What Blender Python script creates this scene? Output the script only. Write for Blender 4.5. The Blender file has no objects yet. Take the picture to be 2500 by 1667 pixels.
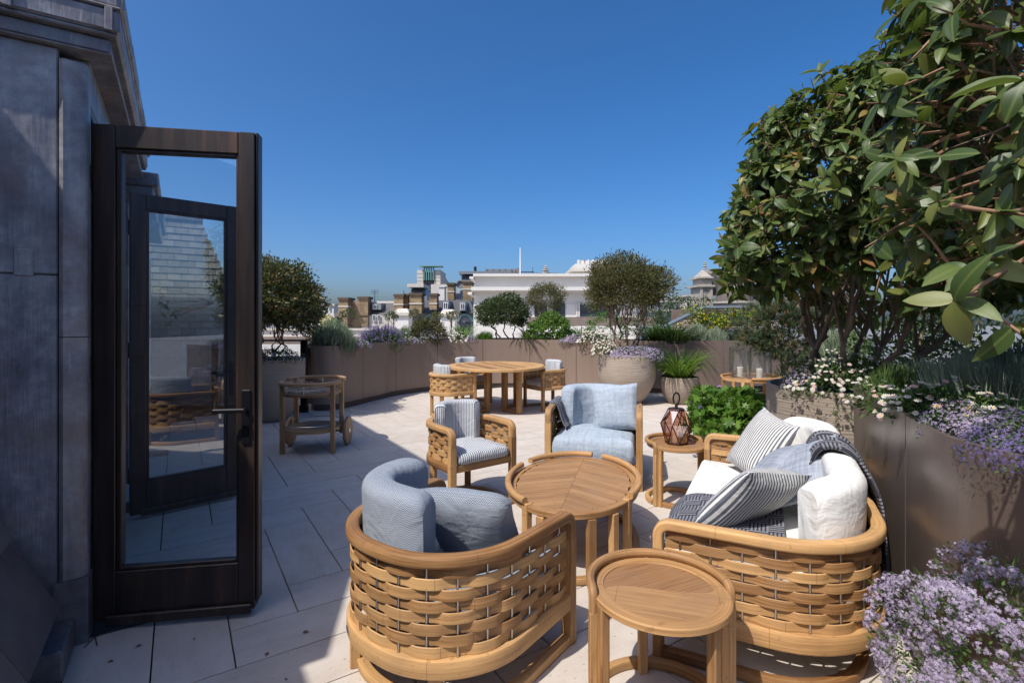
import bpy, math, random
import numpy as np
from mathutils import Vector, Matrix, Quaternion
random.seed(7); RNG = np.random.default_rng(11)
PI = math.pi
sc = bpy.context.scene
COL = sc.collection

# ------------------------------------------------------------------ camera
CAM_H, FPX, PCX, HOR = 1.48, 1244.0, 1250.0, 780.0
cam_d = bpy.data.cameras.new('camera'); cam = bpy.data.objects.new('camera', cam_d); COL.objects.link(cam)
cam.location = (0, 0, CAM_H); cam.rotation_euler = (PI / 2, 0, 0)
cam_d.sensor_width = 36; cam_d.lens = 36 * FPX / 2500; cam_d.shift_y = -53.5 / 2500
cam_d.clip_start = 0.05; cam_d.clip_end = 3000
sc.camera = cam

# ------------------------------------------------------------------ sky, sun, exposure
SUN_EL = math.radians(54)
SUN_H = Vector((-0.68, -0.73)).normalized()          # horizontal direction towards the sun
world = bpy.data.worlds.new('World'); sc.world = world; world.use_nodes = True
wn = world.node_tree.nodes; wl = world.node_tree.links
sky = wn.new('ShaderNodeTexSky'); sky.sky_type = 'NISHITA'; sky.sun_disc = False
sky.sun_elevation = SUN_EL; sky.sun_rotation = math.atan2(SUN_H.x, SUN_H.y)
sky.altitude = 500; sky.air_density = 0.8; sky.dust_density = 4.6; sky.ozone_density = 6.0
wn['Background'].inputs['Strength'].default_value = 0.127
hue = wn.new('ShaderNodeHueSaturation'); hue.inputs['Saturation'].default_value = 1.27      # the whole sky, a little deeper blue
wl.new(sky.outputs['Color'], hue.inputs['Color']); wl.new(hue.outputs['Color'], wn['Background'].inputs['Color'])
sun_d = bpy.data.lights.new('sun', 'SUN'); sun = bpy.data.objects.new('sun', sun_d); COL.objects.link(sun)
sun_d.energy = 3.35; sun_d.angle = math.radians(0.53); sun_d.color = (1.0, 0.95, 0.87)
sun_vec = Vector((SUN_H.x * math.cos(SUN_EL), SUN_H.y * math.cos(SUN_EL), math.sin(SUN_EL)))
sun.rotation_euler = (-sun_vec).to_track_quat('-Z', 'Y').to_euler()
sun.location = (-12, -14, 25)
sc.view_settings.view_transform = 'Standard'; sc.view_settings.look = 'None'
sc.view_settings.exposure = 0.52; sc.view_settings.gamma = 1.0
sc.render.engine = 'CYCLES'
sc.cycles.max_bounces = 8; sc.cycles.transparent_max_bounces = 16
sc.cycles.use_denoising = True
sc.cycles.caustics_reflective = False; sc.cycles.caustics_refractive = False

# ------------------------------------------------------------------ pixel helpers (photo pixels, 2500 wide)
def ground(px, py, z=0.0):
    Y = FPX * (CAM_H - z) / (py - HOR)
    return Vector(((px - PCX) * Y / FPX, Y, z))
def at(px, py, Y):
    return Vector(((px - PCX) * Y / FPX, Y, CAM_H - (py - HOR) * Y / FPX))
AF = math.atan2(814, 1244)
FD = Vector((-math.sin(AF), math.cos(AF), 0)); RD = Vector((math.cos(AF), math.sin(AF), 0))
def uv(u, v, z=0.0):                                   # building axes: u away from the facade, v along it
    p = RD * u + FD * v; return Vector((p.x, p.y, z))
ROT_B = AF                                             # z rotation that maps local x,y to u,v

# ------------------------------------------------------------------ mesh builder
class MB:
    def __init__(s): s.v = []; s.f = []; s.uv = []
    def add(s, verts, faces, uvs=None):
        o = len(s.v); s.v += [tuple(v) for v in verts]
        for i, f in enumerate(faces):
            s.f.append(tuple(o + k for k in f))
            s.uv.append(uvs[i] if uvs else [(0, 0)] * len(f))
    def box(s, lo, hi, M=None, grain=None):
        x0, y0, z0 = lo; x1, y1, z1 = hi
        V = [Vector(p) for p in ((x0,y0,z0),(x1,y0,z0),(x1,y1,z0),(x0,y1,z0),(x0,y0,z1),(x1,y0,z1),(x1,y1,z1),(x0,y1,z1))]
        F = [(0,3,2,1),(4,5,6,7),(0,1,5,4),(1,2,6,5),(2,3,7,6),(3,0,4,7)]
        d = (x1-x0, y1-y0, z1-z0); g = grain if grain is not None else d.index(max(d))
        oth = [k for k in range(3) if k != g]
        U = [[(V[k][g], V[k][oth[0]] + V[k][oth[1]]) for k in f] for f in F]
        if M: V = [M @ p for p in V]
        s.add(V, F, U)
    def cbox(s, c, d, M=None, grain=None):
        s.box([c[i]-d[i]/2 for i in range(3)], [c[i]+d[i]/2 for i in range(3)], M, grain)
    def bbox(s, lo, hi, b=0.004, M=None):
        """box with bevelled edges (chamfer b)"""
        x0,y0,z0 = lo; x1,y1,z1 = hi
        d = (x1-x0, y1-y0, z1-z0); g = d.index(max(d)); oth = [k for k in range(3) if k != g]
        V = []; idx = {}
        for ix in (0,1):
            for iy in (0,1):
                for iz in (0,1):
                    c = [ (x0,x1)[ix], (y0,y1)[iy], (z0,z1)[iz] ]; sg = [1-2*ix, 1-2*iy, 1-2*iz]
                    for ax in range(3):
                        p = list(c)
                        for k in range(3):
                            if k != ax: p[k] += sg[k]*b
                        idx[(ix,iy,iz,ax)] = len(V); V.append(Vector(p))
        F = []
        for ax in range(3):
            o1, o2 = [(1,2),(2,0),(0,1)][ax]
            for e in (0,1):
                q = []
                for a, c in ((0,0),(1,0),(1,1),(0,1)):
                    k = [0,0,0]; k[ax] = e; k[o1] = a; k[o2] = c; q.append(idx[(*k, ax)])
                F.append(q if e else q[::-1])
        for ax in range(3):                               # edges along axis ax
            o1, o2 = [(1,2),(2,0),(0,1)][ax]
            for a in (0,1):
                for c in (0,1):
                    k0 = [0,0,0]; k1 = [0,0,0]
                    k0[ax] = 0; k1[ax] = 1; k0[o1] = k1[o1] = a; k0[o2] = k1[o2] = c
                    q = [idx[(*k0,o1)], idx[(*k1,o1)], idx[(*k1,o2)], idx[(*k0,o2)]]
                    F.append(q if (a ^ c) == 0 else q[::-1])
        for ix in (0,1):
            for iy in (0,1):
                for iz in (0,1):
                    q = [idx[(ix,iy,iz,k)] for k in range(3)]
                    F.append(q if (ix ^ iy ^ iz) else q[::-1])
        U = [[(V[k][g], V[k][oth[0]] + V[k][oth[1]]) for k in f] for f in F]
        if M: V = [M @ p for p in V]
        s.add(V, F, U)
    def sweep(s, pts, prof, sides, closed=False, cap=True, scale=None):
        """profile (a along side, b along up) swept along pts; sides: outward vectors"""
        n = len(pts); m = len(prof); pts = [Vector(p) for p in pts]
        V = []; L = [0.0]
        for i in range(1, n): L.append(L[-1] + (pts[i]-pts[i-1]).length)
        per = [0.0]
        for j in range(m):
            a, b = prof[j], prof[(j+1) % m]; per.append(per[-1] + math.hypot(a[0]-b[0], a[1]-b[1]))
        for i in range(n):
            if closed: t = pts[(i+1) % n] - pts[i-1]
            else: t = pts[min(i+1, n-1)] - pts[max(i-1, 0)]
            t.normalize(); sd = Vector(sides[i]); sd = (sd - t*sd.dot(t)).normalized(); up = sd.cross(t) if True else None
            k = scale[i] if scale else 1.0
            for a, b in prof: V.append(pts[i] + sd*a*k + up*b*k)
        F = []; U = []
        for i in range(n if closed else n-1):
            i2 = (i+1) % n
            l0 = L[i]; l1 = L[i+1] if i+1 < n else L[i] + (pts[0]-pts[i]).length
            for j in range(m):
                j2 = (j+1) % m
                F.append((i*m+j, i2*m+j, i2*m+j2, i*m+j2)); U.append([(l0,per[j]),(l1,per[j]),(l1,per[j+1]),(l0,per[j+1])])
        if cap and not closed:
            F.append(tuple(range(m))); U.append([(p[0]+.3, p[1]) for p in prof])
            F.append(tuple((n-1)*m + j for j in range(m-1, -1, -1))); U.append([(prof[j][0]+.3, prof[j][1]) for j in range(m-1,-1,-1)])
        s.add(V, F, U)
    def tube(s, pts, r, n=6, r2=None, cap=True):
        pts = [Vector(p) for p in pts]; k = len(pts); r2 = r if r2 is None else r2
        ref = Vector((0.31, 0.17, 0.93)); sides = []
        for i in range(k):
            t = (pts[min(i+1,k-1)] - pts[max(i-1,0)]).normalized()
            sd = t.cross(ref)
            if sd.length < .05: sd = t.cross(Vector((1,0,0)))
            sides.append(sd.normalized())
        prof = [(math.cos(2*PI*j/n), math.sin(2*PI*j/n)) for j in range(n)]
        s.sweep(pts, prof, sides, cap=cap, scale=[r + (r2-r)*i/max(1,k-1) for i in range(k)])
    def lathe(s, prof, n=32, M=None, a0=0.0, a1=2*PI, wob=None):
        full = abs(a1-a0-2*PI) < 1e-6; V = []; m = len(prof); k = n if full else n+1
        L = [0.0]
        for j in range(1, m): L.append(L[-1] + math.hypot(prof[j][0]-prof[j-1][0], prof[j][1]-prof[j-1][1]))
        for i in range(k):
            a = a0 + (a1-a0)*i/n; c, si = math.cos(a), math.sin(a)
            for r, z in prof: V.append(Vector((r*c, r*si, z)))
        F = []; U = []
        for i in range(n):
            i2 = (i+1) % k
            for j in range(m-1):
                if prof[j][0] < 1e-7: F.append((i*m+j, i2*m+j+1, i*m+j+1)); U.append([(i/n, L[j]),((i+1)/n, L[j+1]),(i/n, L[j+1])])
                elif prof[j+1][0] < 1e-7: F.append((i*m+j, i2*m+j, i*m+j+1)); U.append([(i/n, L[j]),((i+1)/n, L[j]),(i/n, L[j+1])])
                else: F.append((i*m+j, i2*m+j, i2*m+j+1, i*m+j+1)); U.append([(i/n, L[j]),((i+1)/n, L[j]),((i+1)/n, L[j+1]),(i/n, L[j+1])])
        if M: V = [M @ p for p in V]
        s.add(V, F, U)
    def prism(s, poly, z0, z1, M=None):
        n = len(poly); V = [Vector((p[0],p[1],z0)) for p in poly] + [Vector((p[0],p[1],z1)) for p in poly]
        F = [tuple(range(n-1,-1,-1)), tuple(range(n,2*n))]; U = [[(poly[k][0],poly[k][1]) for k in range(n-1,-1,-1)], [(p[0],p[1]) for p in poly]]
        l = 0
        for i in range(n):
            j = (i+1) % n; d = math.hypot(poly[j][0]-poly[i][0], poly[j][1]-poly[i][1])
            F.append((i,j,n+j,n+i)); U.append([(l,z0),(l+d,z0),(l+d,z1),(l,z1)]); l += d
        if M: V = [M @ p for p in V]
        s.add(V, F, U)
    def hull8(s, bot, top):
        """solid between two quads (4 points each, counter-clockwise from above)"""
        s.add(list(bot)+list(top), [(0,3,2,1),(4,5,6,7),(0,1,5,4),(1,2,6,5),(2,3,7,6),(3,0,4,7)],
              [[(0,0),(0,1),(1,1),(1,0)]]*6)
    def data(s, name, mat, smooth=35):
        me = bpy.data.meshes.new(name); me.from_pydata(s.v, [], s.f)
        ul = me.uv_layers.new(name='UVMap'); flat = [c for f in s.uv for p in f for c in p]
        ul.data.foreach_set('uv', flat)
        if mat: me.materials.append(mat)
        if smooth:
            me.polygons.foreach_set('use_smooth', [True]*len(me.polygons)); me.set_sharp_from_angle(angle=math.radians(smooth))
        me.update(); return me
    def build(s, name, mat, parent=None, smooth=35, loc=None, rz=0.0):
        return link(name, s.data(name, mat, smooth), parent, loc, rz)
def link(name, me, parent=None, loc=None, rz=0.0):
    o = bpy.data.objects.new(name, me); COL.objects.link(o)
    if parent is not None: o.parent = parent
    if loc is not None: o.location = loc
    if rz: o.rotation_euler = (0, 0, rz)
    return o
def tag(o, label=None, cat=None, group=None, kind=None):
    if label: o['label'] = label
    if cat: o['category'] = cat
    if group: o['group'] = group
    if kind: o['kind'] = kind
    return o
def thing(name, label, cat, loc=(0,0,0), rz=0.0, group=None):
    o = bpy.data.objects.new(name, None); COL.objects.link(o); o.empty_display_size = .1
    o.location = loc; o.rotation_euler = (0, 0, rz); return tag(o, label, cat, group)
def copy_tree(o, parent=None):
    c = o.copy(); COL.objects.link(c); c.parent = parent
    for ch in list(o.children): copy_tree(ch, c)
    return c
def rrect(w, h, r, n=3):
    """rounded rectangle profile, centred"""
    P = []
    for cx_, cy_, a0 in ((w/2-r, h/2-r, 0), (-w/2+r, h/2-r, PI/2), (-w/2+r, -h/2+r, PI), (w/2-r, -h/2+r, 1.5*PI)):
        for i in range(n+1):
            a = a0 + PI/2*i/n; P.append((cx_ + r*math.cos(a), cy_ + r*math.sin(a)))
    return P
# ------------------------------------------------------------------ scattered leaf / flower meshes
def frames(dirs, ups):
    y = dirs / np.linalg.norm(dirs, axis=1, keepdims=True)
    x = np.cross(y, ups); x /= np.maximum(np.linalg.norm(x, axis=1, keepdims=True), 1e-6)
    z = np.cross(x, y)
    return np.stack([x, y, z], axis=2)                     # columns
def scatter(name, tmpl, pos, R, size, mat, parent=None, kind='stuff', smooth=True, rnd=None):
    tv, tf = tmpl; tv = np.array(tv, float); M = len(pos); n = len(tv)
    size = np.asarray(size, float)
    if size.ndim == 1: size = size[:, None].repeat(3, 1)
    loc = tv[None] * size[:, None, :]
    V = np.einsum('mij,mnj->mni', R, loc) + pos[:, None, :]
    V = V.reshape(-1, 3)
    lens = [len(f) for f in tf]; tfl = np.array([k for f in tf for k in f])
    loops = (tfl[None] + (np.arange(M)*n)[:, None]).ravel()
    totals = np.tile(np.array(lens), M); starts = np.concatenate([[0], np.cumsum(totals)[:-1]])
    me = bpy.data.meshes.new(name)
    me.vertices.add(len(V)); me.vertices.foreach_set('co', V.astype(np.float32).ravel())
    me.loops.add(len(loops)); me.loops.foreach_set('vertex_index', loops.astype(np.int32))
    me.polygons.add(len(totals)); me.polygons.foreach_set('loop_start', starts.astype(np.int32))
    at_ = me.attributes.new('rnd', 'FLOAT', 'POINT')
    rv = RNG.random(M) if rnd is None else np.asarray(rnd)
    at_.data.foreach_set('value', np.repeat(rv, n).astype(np.float32))
    al = me.attributes.new('along', 'FLOAT', 'POINT'); al.data.foreach_set('value', np.tile(tv[:,1], M).astype(np.float32))
    if smooth: me.polygons.foreach_set('use_smooth', [True]*len(totals))
    me.update(calc_edges=True); me.materials.append(mat)
    o = link(name, me, parent)
    if kind: o['kind'] = kind
    return o
LEAF4 = ([(0,0,0),(-.5,.42,.10),(.5,.42,.10),(0,1,-.06),(0,.45,-.02)], [(0,4,1),(0,2,4),(1,4,3),(4,2,3)])
BLADE = ([(-.5,0,0),(.5,0,0),(-.42,.5,.0),(.42,.5,.0),(0,1,-.10)], [(0,1,3,2),(2,3,4)])
NEEDLE = ([(-.5,0,0),(.5,0,0),(0,1,0)], [(0,1,2)])
def petals(k, inner=.25, w=.5, cup=.15):
    V = [(0,0,0)]; F = []
    for i in range(k):
        a = 2*PI*i/k; h = w*PI/k
        V += [(math.cos(a-h)*.72, math.sin(a-h)*.72, cup*.7), (math.cos(a)*1.0, math.sin(a)*1.0, cup), (math.cos(a+h)*.72, math.sin(a+h)*.72, cup*.7)]
        b = 1+3*i; F.append((0, b, b+1, b+2))
    return V, F
FLOWER5 = petals(5); DAISY = petals(9, w=.8, cup=.05)
DISC6 = ([(math.cos(i*PI/3), math.sin(i*PI/3), 0) for i in range(6)] + [(0,0,.5)], [(i,(i+1)%6,6) for i in range(6)])
def unit(n):
    d = RNG.normal(size=(n,3)); return d / np.linalg.norm(d, axis=1, keepdims=True)
# ------------------------------------------------------------------ materials
class NT:
    def __init__(s, name):
        s.m = bpy.data.materials.new(name); s.m.use_nodes = True; s.t = s.m.node_tree; s.n = s.t.nodes; s.l = s.t.links
        s.bsdf = s.n['Principled BSDF']; s.out = s.n['Material Output']
    def node(s, t, **kw):
        nd = s.n.new(t)
        for k, v in kw.items():
            if k.startswith('i_'):
                nd.inputs[k[2:].replace('_', ' ')].default_value = v
            else: setattr(nd, k, v)
        return nd
    def set(s, **kw):
        for k, v in kw.items(): s.put(s.bsdf.inputs[k.replace('_', ' ')], v)
    def put(s, sock, v):
        if hasattr(v, 'is_linked') or isinstance(v, bpy.types.NodeSocket): s.l.new(v, sock)
        else:
            if isinstance(v, (tuple, list)) and len(v) == 3 and sock.type == 'RGBA': v = (*v, 1)
            sock.default_value = v
    def math(s, op, a, b=None, c=None, clamp=False):
        nd = s.node('ShaderNodeMath', operation=op, use_clamp=clamp); s.put(nd.inputs[0], a)
        if b is not None: s.put(nd.inputs[1], b)
        if c is not None: s.put(nd.inputs[2], c)
        return nd.outputs[0]
    def mix(s, f, a, b, blend='MIX'):
        nd = s.node('ShaderNodeMix', data_type='RGBA', blend_type=blend); s.put(nd.inputs[0], f); s.put(nd.inputs[6], a); s.put(nd.inputs[7], b)
        return nd.outputs[2]
    def ramp(s, f, stops, interp='LINEAR'):
        nd = s.node('ShaderNodeValToRGB'); cr = nd.color_ramp; cr.interpolation = interp
        while len(cr.elements) < len(stops): cr.elements.new(.5)
        for e, (p, c) in zip(cr.elements, stops):
            e.position = p; e.color = (*c, 1) if len(c) == 3 else c
        s.put(nd.inputs[0], f); return nd.outputs[0]
    def mapping(s, vec, scale=(1,1,1), rot=(0,0,0), loc=(0,0,0)):
        nd = s.node('ShaderNodeMapping'); s.put(nd.inputs[0], vec)
        nd.inputs['Scale'].default_value = scale; nd.inputs['Rotation'].default_value = rot; nd.inputs['Location'].default_value = loc
        return nd.outputs[0]
    def noise(s, vec, scale, detail=3, rough=.55, dist=0, out=0):
        nd = s.node('ShaderNodeTexNoise'); s.put(nd.inputs['Vector'], vec)
        nd.inputs['Scale'].default_value = scale; nd.inputs['Detail'].default_value = detail; nd.inputs['Roughness'].default_value = rough
        nd.inputs['Distortion'].default_value = dist; return nd.outputs[out]
    def voronoi(s, vec, scale, feature='F1', out=0):
        nd = s.node('ShaderNodeTexVoronoi', feature=feature); s.put(nd.inputs['Vector'], vec); nd.inputs['Scale'].default_value = scale; return nd.outputs[out]
    def coord(s, k): return s.node('ShaderNodeTexCoord').outputs[k]
    def pos(s): return s.node('ShaderNodeNewGeometry').outputs['Position']
    def rand(s): return s.node('ShaderNodeObjectInfo').outputs['Random']
    def sep(s, v):
        nd = s.node('ShaderNodeSeparateXYZ'); s.put(nd.inputs[0], v); return nd.outputs
    def comb(s, x, y, z):
        nd = s.node('ShaderNodeCombineXYZ'); [s.put(nd.inputs[i], v) for i, v in enumerate((x,y,z))]; return nd.outputs[0]
    def vadd(s, a, b):
        nd = s.node('ShaderNodeVectorMath', operation='ADD'); s.put(nd.inputs[0], a); s.put(nd.inputs[1], b); return nd.outputs[0]
    def bump(s, h, strength=.3, dist=.01):
        nd = s.node('ShaderNodeBump'); nd.inputs['Strength'].default_value = strength; nd.inputs['Distance'].default_value = dist
        s.put(nd.inputs['Height'], h); s.l.new(nd.outputs[0], s.bsdf.inputs['Normal']); return nd
    def crease(s, weave):
        u = s.coord('UV'); o = s.coord('Object')
        big = s.noise(o, 7.0, 3, .55, .9); fold = s.noise(s.mapping(o, (5, 17, 9)), 1.0, 2, .5, 1.2)
        b1 = s.node('ShaderNodeBump'); b1.inputs['Strength'].default_value = .38; b1.inputs['Distance'].default_value = .03
        s.put(b1.inputs['Height'], s.math('ADD', big, s.math('MULTIPLY', fold, .45)))
        b2 = s.bump(weave, .25, .002); s.l.new(b1.outputs[0], b2.inputs['Normal'])
    def attr(s, name): return s.node('ShaderNodeAttribute', attribute_name=name).outputs['Fac']

def m_plain(name, col, rough=.5, metal=0.0, var=.12, scale=6, bump=0.0, bscale=80, spec=.5):
    t = NT(name); p = t.pos()
    n = t.noise(p, scale, 4); c = t.mix(n, tuple(x*(1-var) for x in col), tuple(min(1,x*(1+var)) for x in col))
    t.set(Base_Color=c, Roughness=rough, Metallic=metal); t.bsdf.inputs['Specular IOR Level'].default_value = spec
    if bump: t.bump(t.noise(p, bscale, 2), bump, .01)
    return t.m
def m_teak(name, c0=(.255,.118,.042), c1=(.585,.348,.148), grey=.0, fig=1.0, rvar=.34):
    t = NT(name); u = t.coord('UV'); r = t.rand()
    off = t.comb(t.math('MULTIPLY', r, 37.0), t.math('MULTIPLY', r, 11.0), r)
    v = t.vadd(u, off)
    g = t.noise(t.mapping(v, (2.2, 95, 1)), 1.0, 5, .6, .35)
    f = t.noise(t.mapping(v, (9, 420, 1)), 1.0, 2, .5)
    blotch = t.noise(t.mapping(v, (4, 9, 1)), 1.0, 3)
    fac = t.math('ADD', t.math('MULTIPLY', g, .62), t.math('MULTIPLY', f, .26))
    fac = t.math('ADD', fac, t.math('MULTIPLY', blotch, .28))
    fac = t.math('SUBTRACT', t.math('ADD', fac, t.math('MULTIPLY', r, rvar)), .11+rvar*.5, clamp=True)
    col = t.ramp(fac, [(.26, tuple(x*.8 for x in c0)), (.48, tuple((a+b)/2 for a, b in zip(c0, c1))), (.66, c1)])
    st = t.math('GREATER_THAN', t.noise(t.mapping(v, (38, 26, 1)), 1.0, 2, .5), .68)
    col = t.mix(t.math('MULTIPLY', st, .30*fig), col, (.17,.065,.022))
    pw = t.ramp(t.noise(t.pos(), 3.2, 5, .65, .5), [(.46,(0,0,0)),(.68,(1,1,1))]); col = t.mix(t.math('MULTIPLY', pw, .38), col, (.27,.175,.10))
    ux, uy, _ = t.sep(u); jn = t.math('LESS_THAN', t.math('ABSOLUTE', t.math('SUBTRACT', t.math('FRACT', t.math('ADD', t.math('DIVIDE', ux, .47), r)), .5)), .0022)
    col = t.mix(t.math('MULTIPLY', jn, .6), col, (.10,.045,.018))
    if grey: col = t.mix(grey, col, (.20,.145,.10))
    t.set(Base_Color=col, Roughness=.55); t.bsdf.inputs['Specular IOR Level'].default_value = .3
    t.bump(t.math('ADD', f, g), .15, .003); return t.m
def m_travertine(name):
    t = NT(name); u = t.coord('UV'); r = t.rand()
    v = t.vadd(u, t.comb(t.math('MULTIPLY', r, 53.0), t.math('MULTIPLY', r, 29.0), 0.0))
    b = t.noise(t.mapping(v, (2.2, 13, 1)), 1.0, 5, .62, .8); cl = t.noise(t.mapping(v, (5, 7, 1)), 1.0, 4, .6)
    b = t.math('ADD', t.math('MULTIPLY', b, .45), t.math('MULTIPLY', cl, .55))
    c = t.ramp(b, [(.3, (.465,.40,.34)), (.5, (.55,.492,.432)), (.7, (.605,.555,.50))])
    c = t.mix(t.math('MULTIPLY', r, .30), c, (.42,.36,.305))
    pit = t.noise(t.mapping(v, (38, 70, 1)), 1.0, 3, .65)
    pm = t.ramp(pit, [(.63, (0,0,0)), (.68, (1,1,1))])
    zone = t.ramp(t.noise(t.mapping(v, (2.2, 6, 1)), 1.0, 2), [(.38,(0,0,0)),(.62,(1,1,1))])
    pm = t.math('MULTIPLY', pm, zone)
    c = t.mix(t.math('MULTIPLY', pm, .8), c, (.14,.11,.085))
    st = t.ramp(t.noise(t.pos(), 1.3, 5, .65), [(.52,(0,0,0)),(.75,(1,1,1))])
    c = t.mix(t.math('MULTIPLY', st, .22), c, (.33,.27,.21))
    t.set(Base_Color=c, Roughness=.72); t.bsdf.inputs['Specular IOR Level'].default_value = .25
    t.bump(t.math('SUBTRACT', b, t.math('MULTIPLY', pm, 1.2)), .25, .004); return t.m
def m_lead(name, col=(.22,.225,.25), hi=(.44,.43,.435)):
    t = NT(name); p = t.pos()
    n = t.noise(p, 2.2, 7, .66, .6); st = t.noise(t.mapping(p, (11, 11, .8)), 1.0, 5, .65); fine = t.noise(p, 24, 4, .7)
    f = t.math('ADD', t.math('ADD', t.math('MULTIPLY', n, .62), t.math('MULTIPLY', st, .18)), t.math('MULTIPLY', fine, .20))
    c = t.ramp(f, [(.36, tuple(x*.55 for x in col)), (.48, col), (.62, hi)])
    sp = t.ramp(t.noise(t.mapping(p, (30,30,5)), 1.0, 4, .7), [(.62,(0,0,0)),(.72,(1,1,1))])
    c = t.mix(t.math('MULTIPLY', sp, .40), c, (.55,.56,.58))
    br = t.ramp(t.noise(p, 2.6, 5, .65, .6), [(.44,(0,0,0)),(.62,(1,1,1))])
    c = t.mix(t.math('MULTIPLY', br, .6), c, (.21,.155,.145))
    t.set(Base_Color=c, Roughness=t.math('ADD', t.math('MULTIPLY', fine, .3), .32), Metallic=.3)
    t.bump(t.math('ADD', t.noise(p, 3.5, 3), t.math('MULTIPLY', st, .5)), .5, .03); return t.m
def m_bronze(name):
    t = NT(name); p = t.pos(); n = t.noise(t.mapping(p, (14,14,1.2)), 1.0, 5, .65)
    c = t.ramp(n, [(.35,(.022,.017,.015)),(.55,(.044,.030,.024)),(.75,(.12,.062,.038))])
    t.set(Base_Color=c, Roughness=.38, Metallic=.2); t.bump(t.noise(p, 60, 2), .05, .004); return t.m
def m_planter(name, col=(.245,.180,.142), rough=.36, metal=.25, bump=.0):
    t = NT(name); p = t.pos(); n = t.noise(t.mapping(p, (3,3,1.2)), 1.0, 4)
    c = t.mix(n, tuple(x*.88 for x in col), tuple(x*1.12 for x in col))
    dr = t.ramp(t.noise(t.mapping(p, (17,17,.9)), 1.0, 5, .7), [(.46,(0,0,0)),(.74,(1,1,1))])
    c = t.mix(t.math('MULTIPLY', dr, .26), c, tuple(x*.58 for x in col))
    t.set(Base_Color=c, Roughness=t.math('ADD', t.math('MULTIPLY', n, .12), rough-.06), Metallic=metal)
    if bump: t.bump(t.noise(p, 130, 2), bump, .003)
    return t.m
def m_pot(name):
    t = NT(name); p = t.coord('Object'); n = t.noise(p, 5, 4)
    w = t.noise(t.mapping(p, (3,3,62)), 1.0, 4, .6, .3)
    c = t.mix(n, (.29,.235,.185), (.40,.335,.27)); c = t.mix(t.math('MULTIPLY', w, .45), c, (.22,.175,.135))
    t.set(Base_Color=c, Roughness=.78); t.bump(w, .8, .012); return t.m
def m_glass(name, tint=(.975,.99,.99), refl=.95, ior=1.52, base=.05, k=2.0):
    t = NT(name); t.n.remove(t.bsdf)
    tr = t.node('ShaderNodeBsdfTransparent'); tr.inputs[0].default_value = (*tint, 1)
    gl = t.node('ShaderNodeBsdfGlossy'); gl.inputs['Roughness'].default_value = 0.0; gl.inputs[0].default_value = (refl,refl,refl,1)
    fr = t.node('ShaderNodeFresnel'); bf = t.node('ShaderNodeNewGeometry').outputs['Backfacing']
    t.l.new(t.math('ADD', t.math('MULTIPLY', bf, 1/ior-ior), ior), fr.inputs[0])      # same reflectance from either side
    fac = t.math('ADD', t.math('MULTIPLY', fr.outputs[0], k), base, clamp=True)
    mx = t.node('ShaderNodeMixShader'); t.l.new(fac, mx.inputs[0]); t.l.new(tr.outputs[0], mx.inputs[1]); t.l.new(gl.outputs[0], mx.inputs[2])
    t.l.new(mx.outputs[0], t.out.inputs[0]); return t.m
def m_leaf(name, stops, rough=.45, trans=.28, spec=.4, rib=None):
    t = NT(name); r = t.attr('rnd')
    c = t.ramp(r, stops)
    big = t.noise(t.pos(), 7, 2); c = t.mix(t.math('MULTIPLY', big, .35), c, tuple(x*.55 for x in stops[0][1]))
    if rib:
        x = t.attr('rib'); c = t.mix(t.ramp(x, [(.0,(1,1,1)),(.10,(0,0,0))]), c, rib)
    t.set(Base_Color=c, Roughness=rough); t.bsdf.inputs['Specular IOR Level'].default_value = spec
    tl = t.node('ShaderNodeBsdfTranslucent'); t.put(tl.inputs[0], t.mix(.5, c, (.20,.30,.03)))
    mx = t.node('ShaderNodeMixShader'); mx.inputs[0].default_value = trans
    t.l.new(t.bsdf.outputs[0], mx.inputs[1]); t.l.new(tl.outputs[0], mx.inputs[2]); t.l.new(mx.outputs[0], t.out.inputs[0]); return t.m
def m_stripe(name, period, duty, dark, light, axis=0, soft=.06):
    t = NT(name); s_ = t.sep(t.coord('UV'))[axis]
    wob = t.math('MULTIPLY', t.noise(t.coord('UV'), 30, 2), period*.06)
    f = t.math('FRACT', t.math('DIVIDE', t.math('ADD', s_, wob), period))
    k = t.ramp(f, [(0,(1,1,1)),(duty-soft,(1,1,1)),(duty,(0,0,0)),(1-soft,(0,0,0)),(1.0,(1,1,1))])
    w = t.noise(t.mapping(t.coord('UV'), (700,700,1)), 1.0, 1)
    c = t.mix(k, light, dark); c = t.mix(t.math('MULTIPLY', w, .25), c, tuple(x*.6 for x in light))
    t.set(Base_Color=c, Roughness=.9); t.bsdf.inputs['Specular IOR Level'].default_value = .15
    t.crease(w); return t.m
def m_tweed(name, a, b, s1=(160,900), s2=(900,160), amt=.55, coarse=.5):
    t = NT(name); u = t.coord('UV')
    n1 = t.noise(t.mapping(u, (s1[0],s1[1],1)), 1.0, 2, .5); n2 = t.noise(t.mapping(u, (s2[0],s2[1],1)), 1.0, 2, .5)
    m1 = t.noise(t.mapping(u, (s1[0]*.12,s1[1]*.12,1)), 1.0, 3, .6); m2 = t.noise(t.mapping(u, (s2[0]*.12,s2[1]*.12,1)), 1.0, 3, .6)
    f = t.math('ADD', t.math('MULTIPLY', t.math('ADD', n1, n2), .5*(1-coarse)), t.math('MULTIPLY', t.math('ADD', m1, m2), .5*coarse))
    c = t.ramp(f, [(.5-.22*amt, a), (.5+.18*amt, b)])
    t.set(Base_Color=c, Roughness=.92); t.bsdf.inputs['Specular IOR Level'].default_value = .12; t.crease(t.math('ADD', n1, n2)); return t.m
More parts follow.
